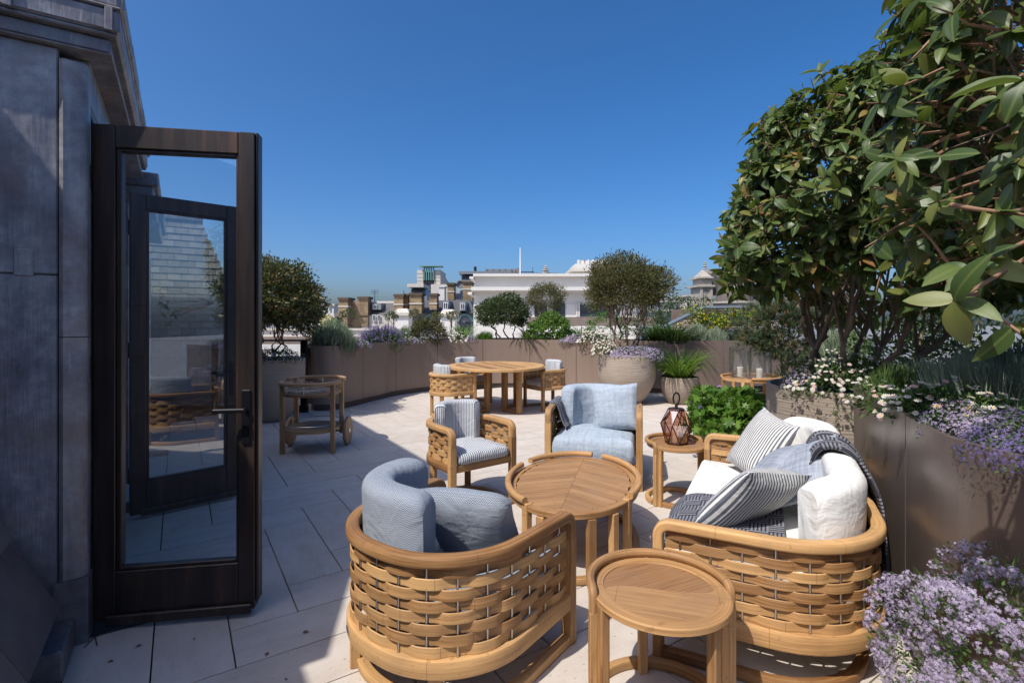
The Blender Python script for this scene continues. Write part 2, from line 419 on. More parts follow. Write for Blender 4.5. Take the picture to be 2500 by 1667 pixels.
def m_herring(name, a, b, p=.011):
    t = NT(name); x, y, _ = t.sep(t.coord('UV'))
    tri = t.math('ABSOLUTE', t.math('SUBTRACT', t.math('FRACT', t.math('DIVIDE', x, p*2)), .5))
    f = t.math('FRACT', t.math('DIVIDE', t.math('ADD', y, t.math('MULTIPLY', tri, p*1.6)), p*.62))
    k = t.ramp(f, [(.0,(0,0,0)),(.38,(0,0,0)),(.5,(1,1,1)),(.9,(1,1,1)),(1.0,(0,0,0))])
    n = t.noise(t.coord('UV'), 260, 2); k2 = t.math('MULTIPLY', k, t.math('ADD', t.math('MULTIPLY', n, .5), .6), clamp=True)
    c = t.mix(k2, a, b); t.set(Base_Color=c, Roughness=.92); t.bsdf.inputs['Specular IOR Level'].default_value = .12; t.crease(k); return t.m
def m_basket(name, a, b):
    """throw woven with alternating blocks of bars"""
    t = NT(name); x, y, _ = t.sep(t.coord('UV')); P = .085
    cx_ = t.math('FLOOR', t.math('DIVIDE', x, P)); cy_ = t.math('FLOOR', t.math('DIVIDE', y, P))
    par = t.math('MODULO', t.math('ABSOLUTE', t.math('ADD', cx_, cy_)), 2.0)
    def bars(q, n): return t.math('GREATER_THAN', t.math('FRACT', t.math('MULTIPLY', t.math('DIVIDE', q, P), n)), .48)
    bx_, by_ = bars(x, 4.0), bars(y, 5.0)
    k = t.math('ADD', t.math('MULTIPLY', par, bx_), t.math('MULTIPLY', t.math('SUBTRACT', 1.0, par), by_))
    n = t.noise(t.mapping(t.coord('UV'), (500,500,1)), 1.0, 1)
    c = t.mix(k, a, b); c = t.mix(t.math('MULTIPLY', n, .3), c, (.03,.03,.045))
    t.set(Base_Color=c, Roughness=.95); t.bsdf.inputs['Specular IOR Level'].default_value = .1; t.bump(t.math('ADD', k, n), .4, .003); return t.m
def m_slate(name, a=(.13,.13,.122), b=(.27,.265,.245)):
    t = NT(name); p = t.pos(); r = t.rand(); n = t.noise(p, 9, 5, .65)
    f = t.math('ADD', t.math('MULTIPLY', n, .6), t.math('MULTIPLY', r, .4))
    t.set(Base_Color=t.ramp(f, [(.25,a),(.75,b)]), Roughness=.6); t.bump(n, .4, .01); return t.m
def m_brick(name, a=(.23,.15,.075), b=(.36,.25,.13), mortar=(.30,.25,.18), rot=0.0):
    t = NT(name); p = t.mapping(t.pos(), (1,1,1), (0,0,rot))
    x, y, z = t.sep(p); v = t.comb(t.math('ADD', x, y), z, 0.0)
    bt = t.node('ShaderNodeTexBrick'); t.put(bt.inputs['Vector'], v); bt.inputs['Scale'].default_value = 1.0
    bt.inputs['Brick Width'].default_value = .45; bt.inputs['Row Height'].default_value = .15; bt.inputs['Mortar Size'].default_value = .012
    for k, c in (('Color1',a),('Color2',b),('Mortar',mortar)): bt.inputs[k].default_value = (*c,1)
    st = t.noise(t.pos(), .8, 5, .65); c = t.mix(t.ramp(st, [(.4,(0,0,0)),(.68,(.75,.75,.75))]), bt.outputs[0], (.075,.055,.04))
    t.set(Base_Color=c, Roughness=.85); return t.m

TEAK = m_teak('teak'); TEAK_TOP = m_teak('teak_top', (.25,.125,.05), (.44,.255,.115), fig=.5, rvar=.12); TEAK_GREY = m_teak('teak_weathered', (.33,.18,.085), (.60,.38,.19), grey=.08)
TEAK_DARK = m_teak('teak_figured', (.21,.10,.042), (.38,.205,.088), fig=.4, rvar=.1)
STEEL = m_plain('brushed_steel', (.52,.50,.48), .28, 1.0, .06)
STONE = m_travertine('travertine'); JOINT = m_plain('joint_bed', (.035,.03,.028), .9, scale=20)
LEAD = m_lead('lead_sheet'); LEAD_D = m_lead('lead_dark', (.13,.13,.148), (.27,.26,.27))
BRONZE = m_bronze('dark_bronze'); BLACK = m_plain('black_metal', (.012,.012,.014), .4, .4)
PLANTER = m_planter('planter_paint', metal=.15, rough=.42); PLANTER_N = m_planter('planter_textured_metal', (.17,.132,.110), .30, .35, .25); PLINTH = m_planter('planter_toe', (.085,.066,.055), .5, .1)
POT = m_pot('ribbed_stone_pot'); SOIL = m_plain('soil', (.035,.024,.016), .95, scale=40, var=.4, bump=.6, bscale=60)
GLASS = m_glass('door_glass', (.985,.995,.995), base=.005, k=1.25); GLASS_2 = m_glass('door_glass_coated', base=.07, k=2.2); GLASS_T = m_glass('thin_glass', (.97,.985,.98), base=.015)
SLATE = m_slate('slate'); SLATE_D = m_slate('slate_mansard', (.075,.062,.062), (.15,.125,.12))
BARK = m_plain('bark', (.22,.165,.12), .85, var=.45, scale=25, bump=.5); BARK_D = m_plain('bark_dark', (.10,.07,.048), .85, var=.4, scale=25, bump=.4)
TWIG = m_plain('twig', (.24,.135,.075), .75, var=.35, scale=30)
F_STRIPE = m_stripe('ticking_fabric', .0180, .42, (.085,.105,.15), (.66,.67,.68))
F_STRIPE_W = m_stripe('wide_ticking_fabric', .021, .45, (.075,.085,.12), (.70,.69,.655))
F_BLUE = m_tweed('blue_linen', (.20,.25,.32), (.45,.51,.58), (22,260), (260,22), .8, .55)
F_GREY = m_herring('grey_herringbone', (.40,.44,.50), (.075,.095,.13))
F_CHECK = m_tweed('grey_check', (.10,.125,.18), (.44,.47,.52), (10,420), (420,10), .8, .6)
F_WHITE = m_tweed('white_linen', (.66,.65,.62), (.78,.77,.74), (30,300), (300,30), .9, .5)
F_THROW = m_basket('charcoal_throw', (.045,.047,.06), (.24,.24,.27)); F_NAVY = m_herring('navy_throw', (.025,.03,.05), (.25,.25,.28), .03)
# ------------------------------------------------------------------ terrace floor: herringbone travertine slabs
floor = thing('terrace_floor', None, None, uv(0,0)); floor.rotation_euler = (0,0,ROT_B)
floor['kind'] = 'structure'
def terrace_poly():
    pts = [uv(-.9,-4), uv(-.9,14)]
    return pts
mb = MB(); mb.box((-1.6,-5.0,-.30), (16,13.5,-.032)); mb.build('slab_bed', JOINT, floor)
WT = .303; U0, V0 = .508, 3.062; GAP = .0062
def slab_mesh(along_v):
    mb = MB(); l, w = WT*3-GAP, WT-GAP
    if along_v: mb.bbox((-w/2,-l/2,-.03), (w/2,l/2,0), .0012)
    else: mb.bbox((-l/2,-w/2,-.03), (l/2,w/2,0), .0012)
    return mb.data('paving_slab', STONE)
SM_V, SM_H = slab_mesh(True), slab_mesh(False)
def slab_visible(u, v, m=.75):
    """is any of the slab in the picture and on the terrace"""
    p = uv(u, v); 
    if p.y < 1.3: return False
    px = PCX + FPX*p.x/p.y; mp = FPX*m/p.y
    if px < -mp or px > 2500+mp: return False
    py = HOR + FPX*CAM_H/p.y
    if py > 1667 + FPX*CAM_H/ max(.5, p.y-.6) - FPX*CAM_H/p.y + 40: return False
    return True
def on_terrace(u, v):
    p = uv(u, v); return u > -.45 and p.y < 10.9 and p.x < 6.5 and p.x > -4.9 - max(0, (p.y-8))*.2
rest = MB()
n_slabs = 0
for i in range(-40, 60):
    for j in range(-8, 9):
        # vertical slab of column i in period j; then the horizontal slab above it
        u, v = U0 + (i+.5)*WT, V0 + (i+1.5)*WT + j*6*WT
        uh, vh = U0 + (i-.5)*WT, V0 + (i+3.5)*WT + j*6*WT
        for (a, b, me, al) in ((u, v, SM_V, 1), (uh, vh, SM_H, 0)):
            if not on_terrace(a, b): continue
            if slab_visible(a, b) and n_slabs < 300:
                link('paving_slab', me, floor, (a, b, 0)); n_slabs += 1
            elif -.5 < a < 9 and -2.5 < b < 13:
                l, w = WT*3-GAP, WT-GAP
                lo, hi = ((a-w/2,b-l/2,-.03),(a+w/2,b+l/2,0)) if al else ((a-l/2,b-w/2,-.03),(a+l/2,b+w/2,0))
                rest.box(lo, hi)
if rest.v:
    o = rest.build('paving_slabs', STONE, floor); o['kind'] = 'stuff'

# ------------------------------------------------------------------ the roof building on the left (local x = u, y = v)
bld = thing('roof_building', 'lead clad dormer with a slate mansard roof beside the glass doors', 'building', (0,0,0), ROT_B)
FU = -.35                                                   # facade plane
V1, V2 = 3.04, 4.76                                          # near and far ends of the dormer
# cheek facing the camera, split into lead panels
def lead_panel(lo, hi, name='lead_panel', mat=None, b=.006):
    mb = MB(); mb.bbox(lo, hi, b); return mb.build(name, mat or LEAD, bld)
for z0, z1 in ((.12, 1.678), (1.682, 2.703)):
    lead_panel((-3.2, V1, z0), (FU-.105, V1+.05, z1))
for z0, z1 in ((.30, 1.398), (1.402, 2.655)):                 # rounded corner sheet
    mb = MB(); P = []; N = []
    prof = [(FU-.10, V1-.006), (FU-.085, V1-.016), (FU-.065, V1-.010), (FU-.02, V1-.004), (FU-.004, V1+.012), (FU, V1+.04), (FU, V1+.085), (FU-.10, V1+.085)]
    mb.prism(prof, z0, z1); mb.build('corner_sheet', LEAD, bld, smooth=50)
mb = MB(); mb.prism([(FU-.12, V1-.02), (FU+.004, V1-.02), (FU+.006, V1+.085), (FU-.12, V1+.085)], .0, .299); mb.build('corner_skirt', LEAD_D, bld)
mb = MB(); mb.bbox((-1.0, V1-.30, .0), (FU-.045, V1-.022, .13), .008); mb.build('lead_step', LEAD_D, bld)
mb = MB(); mb.hull8([Vector(p) for p in ((-1.0,V1-.02,0),(FU-.121,V1-.02,0),(FU-.121,V1-.001,0),(-1.0,V1-.001,0))], [Vector(p) for p in ((-1.0,V1-.02,.9),(FU-.19,V1-.02,.22),(FU-.19,V1-.001,.22),(-1.0,V1-.001,.9))]); mb.build('lead_soaker', LEAD_D, bld)
# small repair patch with clips
mb = MB(); mb.bbox((-.60, V1-.009, 1.672), (-.535, V1+.0, 1.79), .003); mb.build('lead_patch', LEAD, bld)
# mansard slope towards the camera, clad with big slates
def ms(u_off, z): return -.43 - (z-.28)/2.3 + u_off         # surface u at height z
mb = MB(); mb.add([(ms(-.06,.25),-4,.25),(ms(-.06,.25),V1-.03,.25),(ms(-.06,3.0),V1-.03,3.0),(ms(-.06,3.0),-4,3.0),(-4.5,-4,.25),(-4.5,V1-.03,.25),(-4.5,V1-.03,3.0),(-4.5,-4,3.0)],
    [(0,1,2,3),(4,7,6,5),(1,5,6,2),(0,3,7,4),(3,2,6,7),(0,4,5,1)]); mb.build('mansard_core', LEAD_D, bld)
row = 0; z = .26
while z < 1.75:
    v = 2.86 - (0 if row % 2 == 0 else .28)
    k = 0
    while v > 1.3:
        vv = min(v, 2.86); w = .54
        if row % 2 == 1 and k == 0: pass
        lo_v = max(vv-w, 1.0); zt = z + .42; d = .020
        P0 = [(ms(.0,z), lo_v+.004, z), (ms(.0,z), vv, z), (ms(-.028,zt), vv, zt), (ms(-.028,zt), lo_v+.004, zt)]
        Q0 = [(p[0]-d, p[1], p[2]-.008) for p in P0]
        mb = MB(); mb.add(P0+Q0, [(0,1,2,3),(7,6,5,4),(0,4,5,1),(1,5,6,2),(2,6,7,3),(3,7,4,0)]); mb.build('slate', SLATE_D, bld)
        v -= w; k += 1
    if row % 2 == 1:
        P0 = [(ms(.0,z), 2.585, z), (ms(.0,z), 2.86, z), (ms(-.028,z+.42), 2.86, z+.42), (ms(-.028,z+.42), 2.585, z+.42)]
        Q0 = [(p[0]-.02, p[1], p[2]-.008) for p in P0]
        mb = MB(); mb.add(P0+Q0, [(0,1,2,3),(7,6,5,4),(0,4,5,1),(1,5,6,2),(2,6,7,3),(3,7,4,0)]); mb.build('slate', SLATE_D, bld)
    z += .33; row += 1
# roof blocks added and shaped to throw the slanting shade on cheek and floor
mb = MB(); mb.add([(-4.5,1.8,2.955),(-1.54,1.8,2.96),(-1.70,3.498,4.40),(-4.5,3.498,4.40),(-4.5,3.498,2.955),(-1.6,3.498,2.955)],
    [(0,1,2,3),(1,5,2),(0,4,5,1),(3,2,5,4),(0,3,4)]); mb.build('shade_hip_block', LEAD_D, bld, smooth=0)
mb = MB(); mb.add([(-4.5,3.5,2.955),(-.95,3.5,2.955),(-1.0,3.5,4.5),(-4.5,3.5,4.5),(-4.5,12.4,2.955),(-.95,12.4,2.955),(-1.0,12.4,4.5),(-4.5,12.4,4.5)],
    [(0,1,2,3),(5,4,7,6),(1,5,6,2),(3,2,6,7),(0,3,7,4),(0,4,5,1)]); mb.build('shade_ridge_block', LEAD_D, bld, smooth=0)
# eaves: stacked lead mouldings along the facade and returning along the cheek
def eave(u1, v0, z0, z1, v1=5.5, name='eaves_moulding', mat=None, b=.010):
    mb = MB(); mb.bbox((-3.2, v0, z0), (u1, v1, z1), b); return mb.build(name, mat or LEAD, bld)
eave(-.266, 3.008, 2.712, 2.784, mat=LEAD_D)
eave(-.258, 3.000, 2.704, 2.7115, name='bead', b=.0035)
eave(-.236, 2.974, 2.7845, 2.802, name='bead', b=.007)
eave(-.228, 2.965, 2.8025, 2.905)
eave(-.220, 2.957, 2.9055, 2.919, name='bead', b=.006)
eave(-.230, 2.972, 2.9195, 2.985, name='eaves_upstand')
for k in range(5):                                            # overlapping lead drips along the eaves edge
    mb = MB(); mb.bbox((-.31, 2.99+k*.51, 2.9205), (-.212+.002*(k%2), 2.99+k*.51+.53, 2.992+.003*(k%2)), .006); mb.build('lead_drip', LEAD, bld)
for u0 in (-.282, -.62):
    mb = MB(); mb.bbox((u0, 2.952, 2.80), (u0+.030, 2.9655, 2.908), .003); mb.build('eaves_clip', LEAD, bld)
# door opening: jambs, head, dark room behind
for v0, v1 in ((V1+.086, V1+.125), (V2-.11, V2-.07)):
    mb = MB(); mb.bbox((FU-.16, v0, 0), (FU-.004, v1, 2.50), .004); mb.build('door_jamb', BRONZE, bld)
mb = MB(); mb.bbox((FU-.16, V1+.1255, 2.46), (FU-.004, V2-.1105, 2.50), .004); mb.build('door_head', BRONZE, bld)
mb = MB(); mb.bbox((FU-.30, V1+.0855, 2.503), (FU-.002, V2-.0705, 2.703), .004); mb.build('lead_lintel', LEAD, bld)
mb = MB(); mb.bbox((FU-.25, V1+.126, -.028), (FU-.0, V2-.111, .012), .003); mb.build('threshold', BRONZE, bld)
mb = MB(); mb.box((-3.2, V2-.069, 0.0), (FU, V2+.0, 2.703)); mb.build('lead_panel', LEAD, bld)
mb = MB(); mb.box((-3.2, V1+.0865, 0.0), (-3.1, V2-.0695, 2.9)); mb.build('room_wall', m_plain('room_wall_paint', (.55,.52,.48), .8), bld)
mb = MB(); mb.box((-3.09, V1+.087, -.029), (FU-.255, V2-.07, -.004)); mb.build('room_floor', m_plain('room_floor_wood', (.20,.12,.07), .5), bld)
# the facade beyond the dormer and a further dormer with sash windows
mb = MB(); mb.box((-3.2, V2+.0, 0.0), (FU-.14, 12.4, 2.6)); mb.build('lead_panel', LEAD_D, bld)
WHITE_P = m_plain('white_paint', (.70,.70,.68), .5, var=.05); DARKGL = m_glass('window_glass', (.10,.12,.13), base=.08)
for k, v0 in enumerate((5.75, 7.6)):
    mb = MB(); mb.bbox((-2.0, v0, 0), (FU-.02, v0+1.15, 2.55), .01); mb.build('dormer_case', LEAD, bld)
    mb = MB(); mb.bbox((-2.0, v0-.12, 2.56), (FU+.16, v0+1.27, 2.68), .012); mb.build('dormer_eave', LEAD, bld)
    mb = MB(); mb.bbox((-2.0, v0-.15, 2.683), (FU+.20, v0+1.30, 2.80), .012); mb.build('dormer_eave', LEAD, bld)
    for a, b, c, d in ((.10,.16,.55,2.35),(.545,.605,.55,2.35),(.99,1.05,.55,2.35),(.16,.545,.55,.61),(.605,.99,.55,.61),(.16,.545,2.29,2.35),(.605,.99,2.29,2.35),(.16,.545,1.42,1.47),(.605,.99,1.42,1.47)):
        mb = MB(); mb.box((FU-.018, v0+a, c), (FU+.03, v0+b, d)); mb.build('window_bar', WHITE_P, bld)
    mb = MB(); mb.box((FU-.0195, v0+.105, .552), (FU-.004, v0+1.045, 2.348)); mb.build('window_pane', DARKGL, bld)
# slate mansard wing closing the terrace beyond the doors
def slated(root, A, Bv, base, z0, z1, inset_l, inset_r, lean, rows, w, mat, name='slate', off=0.0):
    """slates laid on a leaning face: origin A, along unit Bv, outward unit normal, length base"""
    Nn = Vector((Bv.y, -Bv.x, 0)); hrow = (z1-z0)/rows
    for r_ in range(rows):
        f0, f1 = r_/rows, (r_+1.25)/rows; za, zb = z0 + f0*(z1-z0), z0 + min(f1,1.02)*(z1-z0)
        x = inset_l*f0 - (w/2 if r_ % 2 else 0)
        xe = base - inset_r*f0
        while x < xe:
            xa, xb = max(x, inset_l*f0), min(x+w, xe)
            if xb - xa > .05:
                def pt(xx, zz, out): 
                    q = A + Bv*xx - Nn*((zz-z0)*lean) + Nn*out; return (q.x, q.y, zz)
                g = .005; j = random.uniform(-.004,.004)
                P0 = [pt(xa+g,za,.022+j), pt(xb-g,za,.022+j), pt(xb-g,zb,.004), pt(xa+g,zb,.004)]; Q0 = [pt(xa+g,za,.006+j), pt(xb-g,za,.006+j), pt(xb-g,zb,-.012), pt(xa+g,zb,-.012)]
                mb = MB(); mb.add(P0+Q0, [(0,1,2,3),(7,6,5,4),(0,4,5,1),(1,5,6,2),(2,6,7,3),(3,7,4,0)]); mb.build(name, mat, root, smooth=0)
            x += w
wing = thing('slate_mansard_wing', 'grey slate mansard end seen through the open glass doors', 'building', (0,0,0), ROT_B)
WV, WZ = 12.5, 3.62
mb = MB(); mb.add([(-3.2,WV+.01,-.03),(1.76,WV+.01,-.03),(.40,WV+.67,WZ),(-3.2,WV+.67,WZ),(-3.2,WV+3.5,-.03),(1.76,WV+3.5,-.03),(.40,WV+3.0,WZ),(-3.2,WV+3.0,WZ)],
    [(0,1,2,3),(5,4,7,6),(1,5,6,2),(4,0,3,7),(3,2,6,7),(0,4,5,1)]); mb.build('roof_core', SLATE_D, wing)
slated(wing, Vector((-.7,WV,0)), Vector((1,0,0)), 2.46, .0, WZ, 0, 1.36, .182, 25, .25, SLATE)
mb = MB(); mb.bbox((-3.2, WV+.62, WZ+.0), (.45, WV+.85, WZ+.10), .02); mb.build('lead_ridge', LEAD, wing)

# ------------------------------------------------------------------ the two open glass door leaves
def glass_door(label, hinge, free, glass):
    h = Vector(hinge); d = Vector(free)-h; w = d.length; rz = math.atan2(d.y, d.x); T = .062
    root = thing('glass_door', label, 'door', (*hinge, 0), rz, 'open glass terrace doors')
    st, sr, zt, zb, bot = .095, .076, 2.415, .035, .235       # stile width, top, bottom, bottom rail height
    # local x along the leaf, y = thickness (camera side is y=0, leaf goes to y=T)
    for x0, x1 in ((0, st), (w-sr, w)):
        mb = MB(); mb.bbox((x0, 0, zb), (x1, T, zt), .004); mb.build('stile', BRONZE, root)
    mb = MB(); mb.bbox((st+.0005, .001, zt-.11), (w-sr-.0005, T-.001, zt-.0005), .004); mb.build('top_rail', BRONZE, root)
    mb = MB(); mb.bbox((st+.0005, .001, zb+.0005), (w-sr-.0005, T-.001, zb+bot), .004); mb.build('bottom_rail', BRONZE, root)
    g0, g1, gz0, gz1 = st, w-sr, zb+bot, zt-.11
    for lo, hi in (((g0,.012,gz0),(g0+.022,T-.012,gz1)), ((g1-.014,.012,gz0),(g1,T-.012,gz1)), ((g0+.0225,.012,gz1-.016),(g1-.0145,T-.012,gz1)), ((g0+.0225,.012,gz0),(g1-.0145,T-.012,gz0+.016))):
        mb = MB(); mb.bbox(lo, hi, .003); mb.build('glazing_bead', BRONZE, root)
    mb = MB(); mb.box((g0+.005, T/2-.004, gz0+.004), (g1-.004, T/2+.004, gz1-.004)); mb.build('pane', glass, root, smooth=0)
    mb = MB(); mb.bbox((w+.0005, .012, zb+.03), (w+.014, T+.016, zt+.004), .004); mb.build('meeting_strip', BRONZE, root)
    mb = MB(); mb.bbox((.06, -.022, zb-.012), (w-.01, -.0005, zb+.035), .005); mb.build('weather_bar', BRONZE, root)
    hx = w-sr*.5
    mb = MB(); mb.bbox((hx-.020, -.009, .86), (hx+.020, -.0005, 1.13), .003); bp_ = mb.build('handle_plate', BLACK, root)
    mb = MB(); mb.tube([(hx, -.008, 1.035), (hx, -.055, 1.035)], .010, 10); mb.build('spindle', BLACK, bp_)
    mb = MB(); mb.bbox((hx-.135, -.068, 1.025), (hx+.012, -.048, 1.046), .004); mb.build('lever', BLACK, bp_)
    for z in (.28, 1.2, 2.1):
        mb = MB(); mb.tube([(-.006, -.012, z), (-.006, -.012, z+.11)], .009, 8); mb.build('hinge', BLACK, root)
    return root
glass_door('dark bronze framed glass door leaf standing open nearest the lead wall', (-1.9986, 2.428), (-1.288, 2.549), GLASS)
glass_door('second open glass door leaf seen through the first one', (-2.804, 3.742), (-2.284, 4.234), GLASS_2)
# ------------------------------------------------------------------ woven teak seating
class UPath:
    """plan curve of a seat: from the right front post, back round the rear, to the left front post"""
    def __init__(s, w, d, r, e=0.0, k=14):
        w -= 2*e; d -= e; r = max(.02, r-e); P = []; N = []
        def arc(cx_, a0, a1):
            for i in range(k+1):
                a = a0 + (a1-a0)*i/k; P.append(Vector((cx_ + r*math.cos(a), -(d-r) + r*math.sin(a), 0))); N.append(Vector((math.cos(a), math.sin(a), 0)))
        P.append(Vector((w/2, 0, 0))); N.append(Vector((1,0,0)))
        arc(w/2-r, 0, -PI/2); arc(-(w/2-r), -PI/2, -PI)
        P.append(Vector((-w/2, 0, 0))); N.append(Vector((-1,0,0)))
        s.P, s.N = P, N; s.S = [0.0]
        for i in range(1, len(P)): s.S.append(s.S[-1] + (P[i]-P[i-1]).length)
        s.L = s.S[-1]
    def at(s, t):
        t = min(max(t, 0), s.L); i = 1
        while i < len(s.S)-1 and s.S[i] < t: i += 1
        d = s.S[i]-s.S[i-1]; f = 0 if d < 1e-9 else (t-s.S[i-1])/d
        return s.P[i-1].lerp(s.P[i], f), s.N[i-1].lerp(s.N[i], f).normalized()
    def sample(s, a, b, n, off=0.0, z=0.0):
        pts = []; nn = []
        for i in range(n+1):
            p, q = s.at(a + (b-a)*i/n); pts.append(p + q*off + Vector((0,0,z))); nn.append(q)
        return pts, nn

def slab_cushion(outline, z0, z1, r=.05, dome=.025, wav=.004):
    """soft cushion over a plan outline (list of (x,y), counter-clockwise)"""
    n = len(outline); P = [Vector((*p, 0)) for p in outline]; c = sum(P, Vector())/n; Nn = []
    for i in range(n):
        t = (P[(i+1) % n]-P[i-1]).normalized(); Nn.append(Vector((t.y, -t.x, 0)))
    rings = []
    for k in range(7):
        a = -PI/2 + PI*k/6; rings.append((r*(1-math.cos(a))*.9, (z0+z1)/2 + (z1-z0)/2*math.sin(a)))
    mb = MB(); V = []
    top = [(.35, .5), (.62, .85), (.82, 1.0)]
    for off, z in rings: V += [P[i] - Nn[i]*off + Vector((0,0,z + (wav*math.sin(i*1.7) if z > (z0+z1)/2 else 0))) for i in range(n)]
    for f, h in top: V += [(P[i]-Nn[i]*rings[-1][0]).lerp(c, f) + Vector((0,0,z1 + dome*h)) for i in range(n)]
    V.append(c + Vector((0,0,z1+dome))); m = len(rings)+len(top); F = []
    for k in range(m-1):
        for i in range(n): F.append((k*n+i, k*n+(i+1)%n, (k+1)*n+(i+1)%n, (k+1)*n+i))
    for i in range(n): F.append(((m-1)*n+i, (m-1)*n+(i+1)%n, m*n))
    F.append(tuple(range(n-1,-1,-1)))
    # side faces continue the top pattern downwards
    U = []
    for f in F:
        q = []
        for k in f:
            v = V[k]; ring = k // n
            q.append((v.x, v.y - (z1 - v.z if ring < 6 and abs(v.x) < 9 else 0)))
        U.append(q)
    mb.add(V, F, U); return mb
def u_outline(w, d, r, e, front):
    up = UPath(w, d, r, e); pts, _ = up.sample(0, up.L, 40); P = [(p.x, p.y) for p in pts]
    wx = w/2 - e; P[0] = (wx, 0); P[-1] = (-wx, 0)
    rc = .04; P = P + [(-wx, front-rc), (-wx+rc*.3, front-rc*.3), (-wx+rc, front)] + [(-wx+rc + (2*wx-2*rc)*i/8, front) for i in range(1, 8)] + [(wx-rc, front), (wx-rc*.3, front-rc*.3), (wx, front-rc)]
    return P[::-1] if area(P) < 0 else P
def area(P): return sum(P[i][0]*P[(i+1)%len(P)][1] - P[(i+1)%len(P)][0]*P[i][1] for i in range(len(P)))/2
def back_cushion(up, a, b, inset, z0, z1, th, n=36, lean=.0):
    pts, nn = up.sample(a, b, n, -inset - th/2, (z0+z1)/2)
    prof = rrect(th, z1-z0, th*.34, 4); prof = [(p - lean*0, q) for p, q in prof]
    prof = [(p*(1 - .22*(q/(z1-z0)+.5)), q) for p, q in prof]
    sca = []
    for i in range(n+1):
        e = min(i, n-i); sca.append([.84, .945, .98, .995, 1.0][min(e, 4)])
    mb = MB(); mb.sweep(pts, prof, nn, scale=sca); return mb

def woven_seat(name, label, cat, loc, face, w, d, r, arm, s0, s1, nsl, rodsp, seatmat, backmat, ztop, back=(.2,.8), front=.03, cush=.12, group=None, bth=.15, badge=False, wood=None, backs=None):
    wood = wood or TEAK
    root = thing(name, label, cat, loc, math.atan2(-face[0], face[1]), group)
    up = UPath(w, d, r); L = up.L
    # arm and back rail, turning down into the front posts
    zc = arm - .022; rc = .05; pts = []; nn = []
    for sx in (1, -1):
        seq = [Vector((sx*w/2, 0, arm-.13)), Vector((sx*w/2, 0, zc-rc))]
        for i in range(1, 6):
            a = PI/2*i/5; seq.append(Vector((sx*w/2, -rc*(1-math.cos(a)), zc - rc*(1-math.sin(a)))))
        if sx == 1:
            pts += seq; nn += [Vector((1,0,0))]*len(seq)
            q, m_ = up.sample(rc*1.6, L-rc*1.6, 56, 0, zc); pts += q; nn += m_
        else: pts += seq[::-1]; nn += [Vector((-1,0,0))]*len(seq)
    mb = MB(); mb.sweep(pts, rrect(.056, .044, .011, 3), nn); mb.build('top_rail', wood, root)
    for sx in (1, -1):
        mb = MB(); mb.bbox((sx*w/2-.0285, -.0215, .0), (sx*w/2+.0285, .0215, arm-.12), .004); mb.build('front_post', wood, root)
    # seat ring
    q, m_ = up.sample(.02, L-.02, 56, 0, (s0+s1)/2); mb = MB(); mb.sweep(q, rrect(.048, s1-s0, .008, 2), m_); ring = mb.build('seat_ring', wood, root)
    mb = MB(); mb.bbox((-w/2+.03, -.016, s0+.004), (w/2-.03, .018, s1-.004), .004); mb.build('front_rail', wood, root)
    if badge:
        p, q_ = up.at(L*.60); mb = MB(); M = Matrix.Translation(p + q_*.0245 + Vector((0,0,(s0+s1)/2))) @ Matrix.Rotation(math.atan2(q_.y, q_.x), 4, 'Z')
        mb.prism([(y, z) for y, z in rrect(.052, .022, .0105, 4)], -.001, .0015, M @ Matrix(((0,0,1,0),(1,0,0,0),(0,1,0,0),(0,0,0,1)))); mb.build('name_plate', STEEL, ring)
    # floor runner and rear legs
    ur = UPath(w-.004, d*.93, r*.95); q, m_ = ur.sample(.022, ur.L-.022, 44, 0, .022); mb = MB(); mb.sweep(q, rrect(.046, .040, .006, 2), m_); mb.build('floor_runner', wood, root)
    for fr in (.37, .63):
        p, q_ = up.at(L*fr); p = p - q_*.012
        M = Matrix.Translation(p) @ Matrix.Rotation(math.atan2(q_.y, q_.x), 4, 'Z')
        mb = MB(); mb.bbox((-.022, -.026, .0), (.022, .026, s0+.01), .004, M); mb.build('rear_leg', wood, root)
    # rods and woven slats
    nr = max(4, round((L-.10)/rodsp)); sp = (L-.06)/nr; zb, zt = s1, arm-.044; pitch = (zt-zb)/nsl
    cyl = MB(); cyl.tube([(0,0,zb-.005), (0,0,zt+.005)], .0046, 8); cm = cyl.data('rod', STEEL)
    for i in range(nr):
        p, _ = up.at(.03 + sp*(i+.5)); link('rod', cm, root, p)
    for k in range(nsl):
        z = zb + pitch*(k+.5); n = nr*8; pts = []; nn = []
        for i in range(n+1):
            s_ = .03 + sp*nr*i/n; p, q_ = up.at(s_); e = min(1, min(i, n-i)/4)
            off = .0072*math.tanh(2.0*math.cos(PI*(s_-.03)/sp - PI/2 + PI*k))/.964 * e
            pts.append(p + q_*off + Vector((0,0,z))); nn.append(q_)
        mb = MB(); mb.sweep(pts, rrect(.0060, pitch*1.05, .0025, 1), nn); mb.build('slat', wood, root)
    if seatmat:
        mb = slab_cushion(u_outline(w, d, r, .038, front), s1-.012, s1+cush, .045); mb.build('seat_cushion', seatmat, root, smooth=60)
    ui = UPath(w, d, r)
    if backmat:
        mb = back_cushion(ui, L*back[0], L*back[1], .036, s1+cush*.6, ztop, bth); mb.build('back_cushion', backmat, root, smooth=60)
    return root
LOUNGE = dict(w=.82, d=.765, r=.375, s0=.16, s1=.23, nsl=8, rodsp=.112)
near_chair = woven_seat('lounge_armchair', 'woven teak armchair with grey herringbone back cushion, seen from behind', 'armchair', (-.066, 2.59, 0), (.6,.8), arm=.61, seatmat=F_GREY, backmat=F_GREY, ztop=.80, back=(.40,.87), cush=.17, badge=True, **LOUNGE)
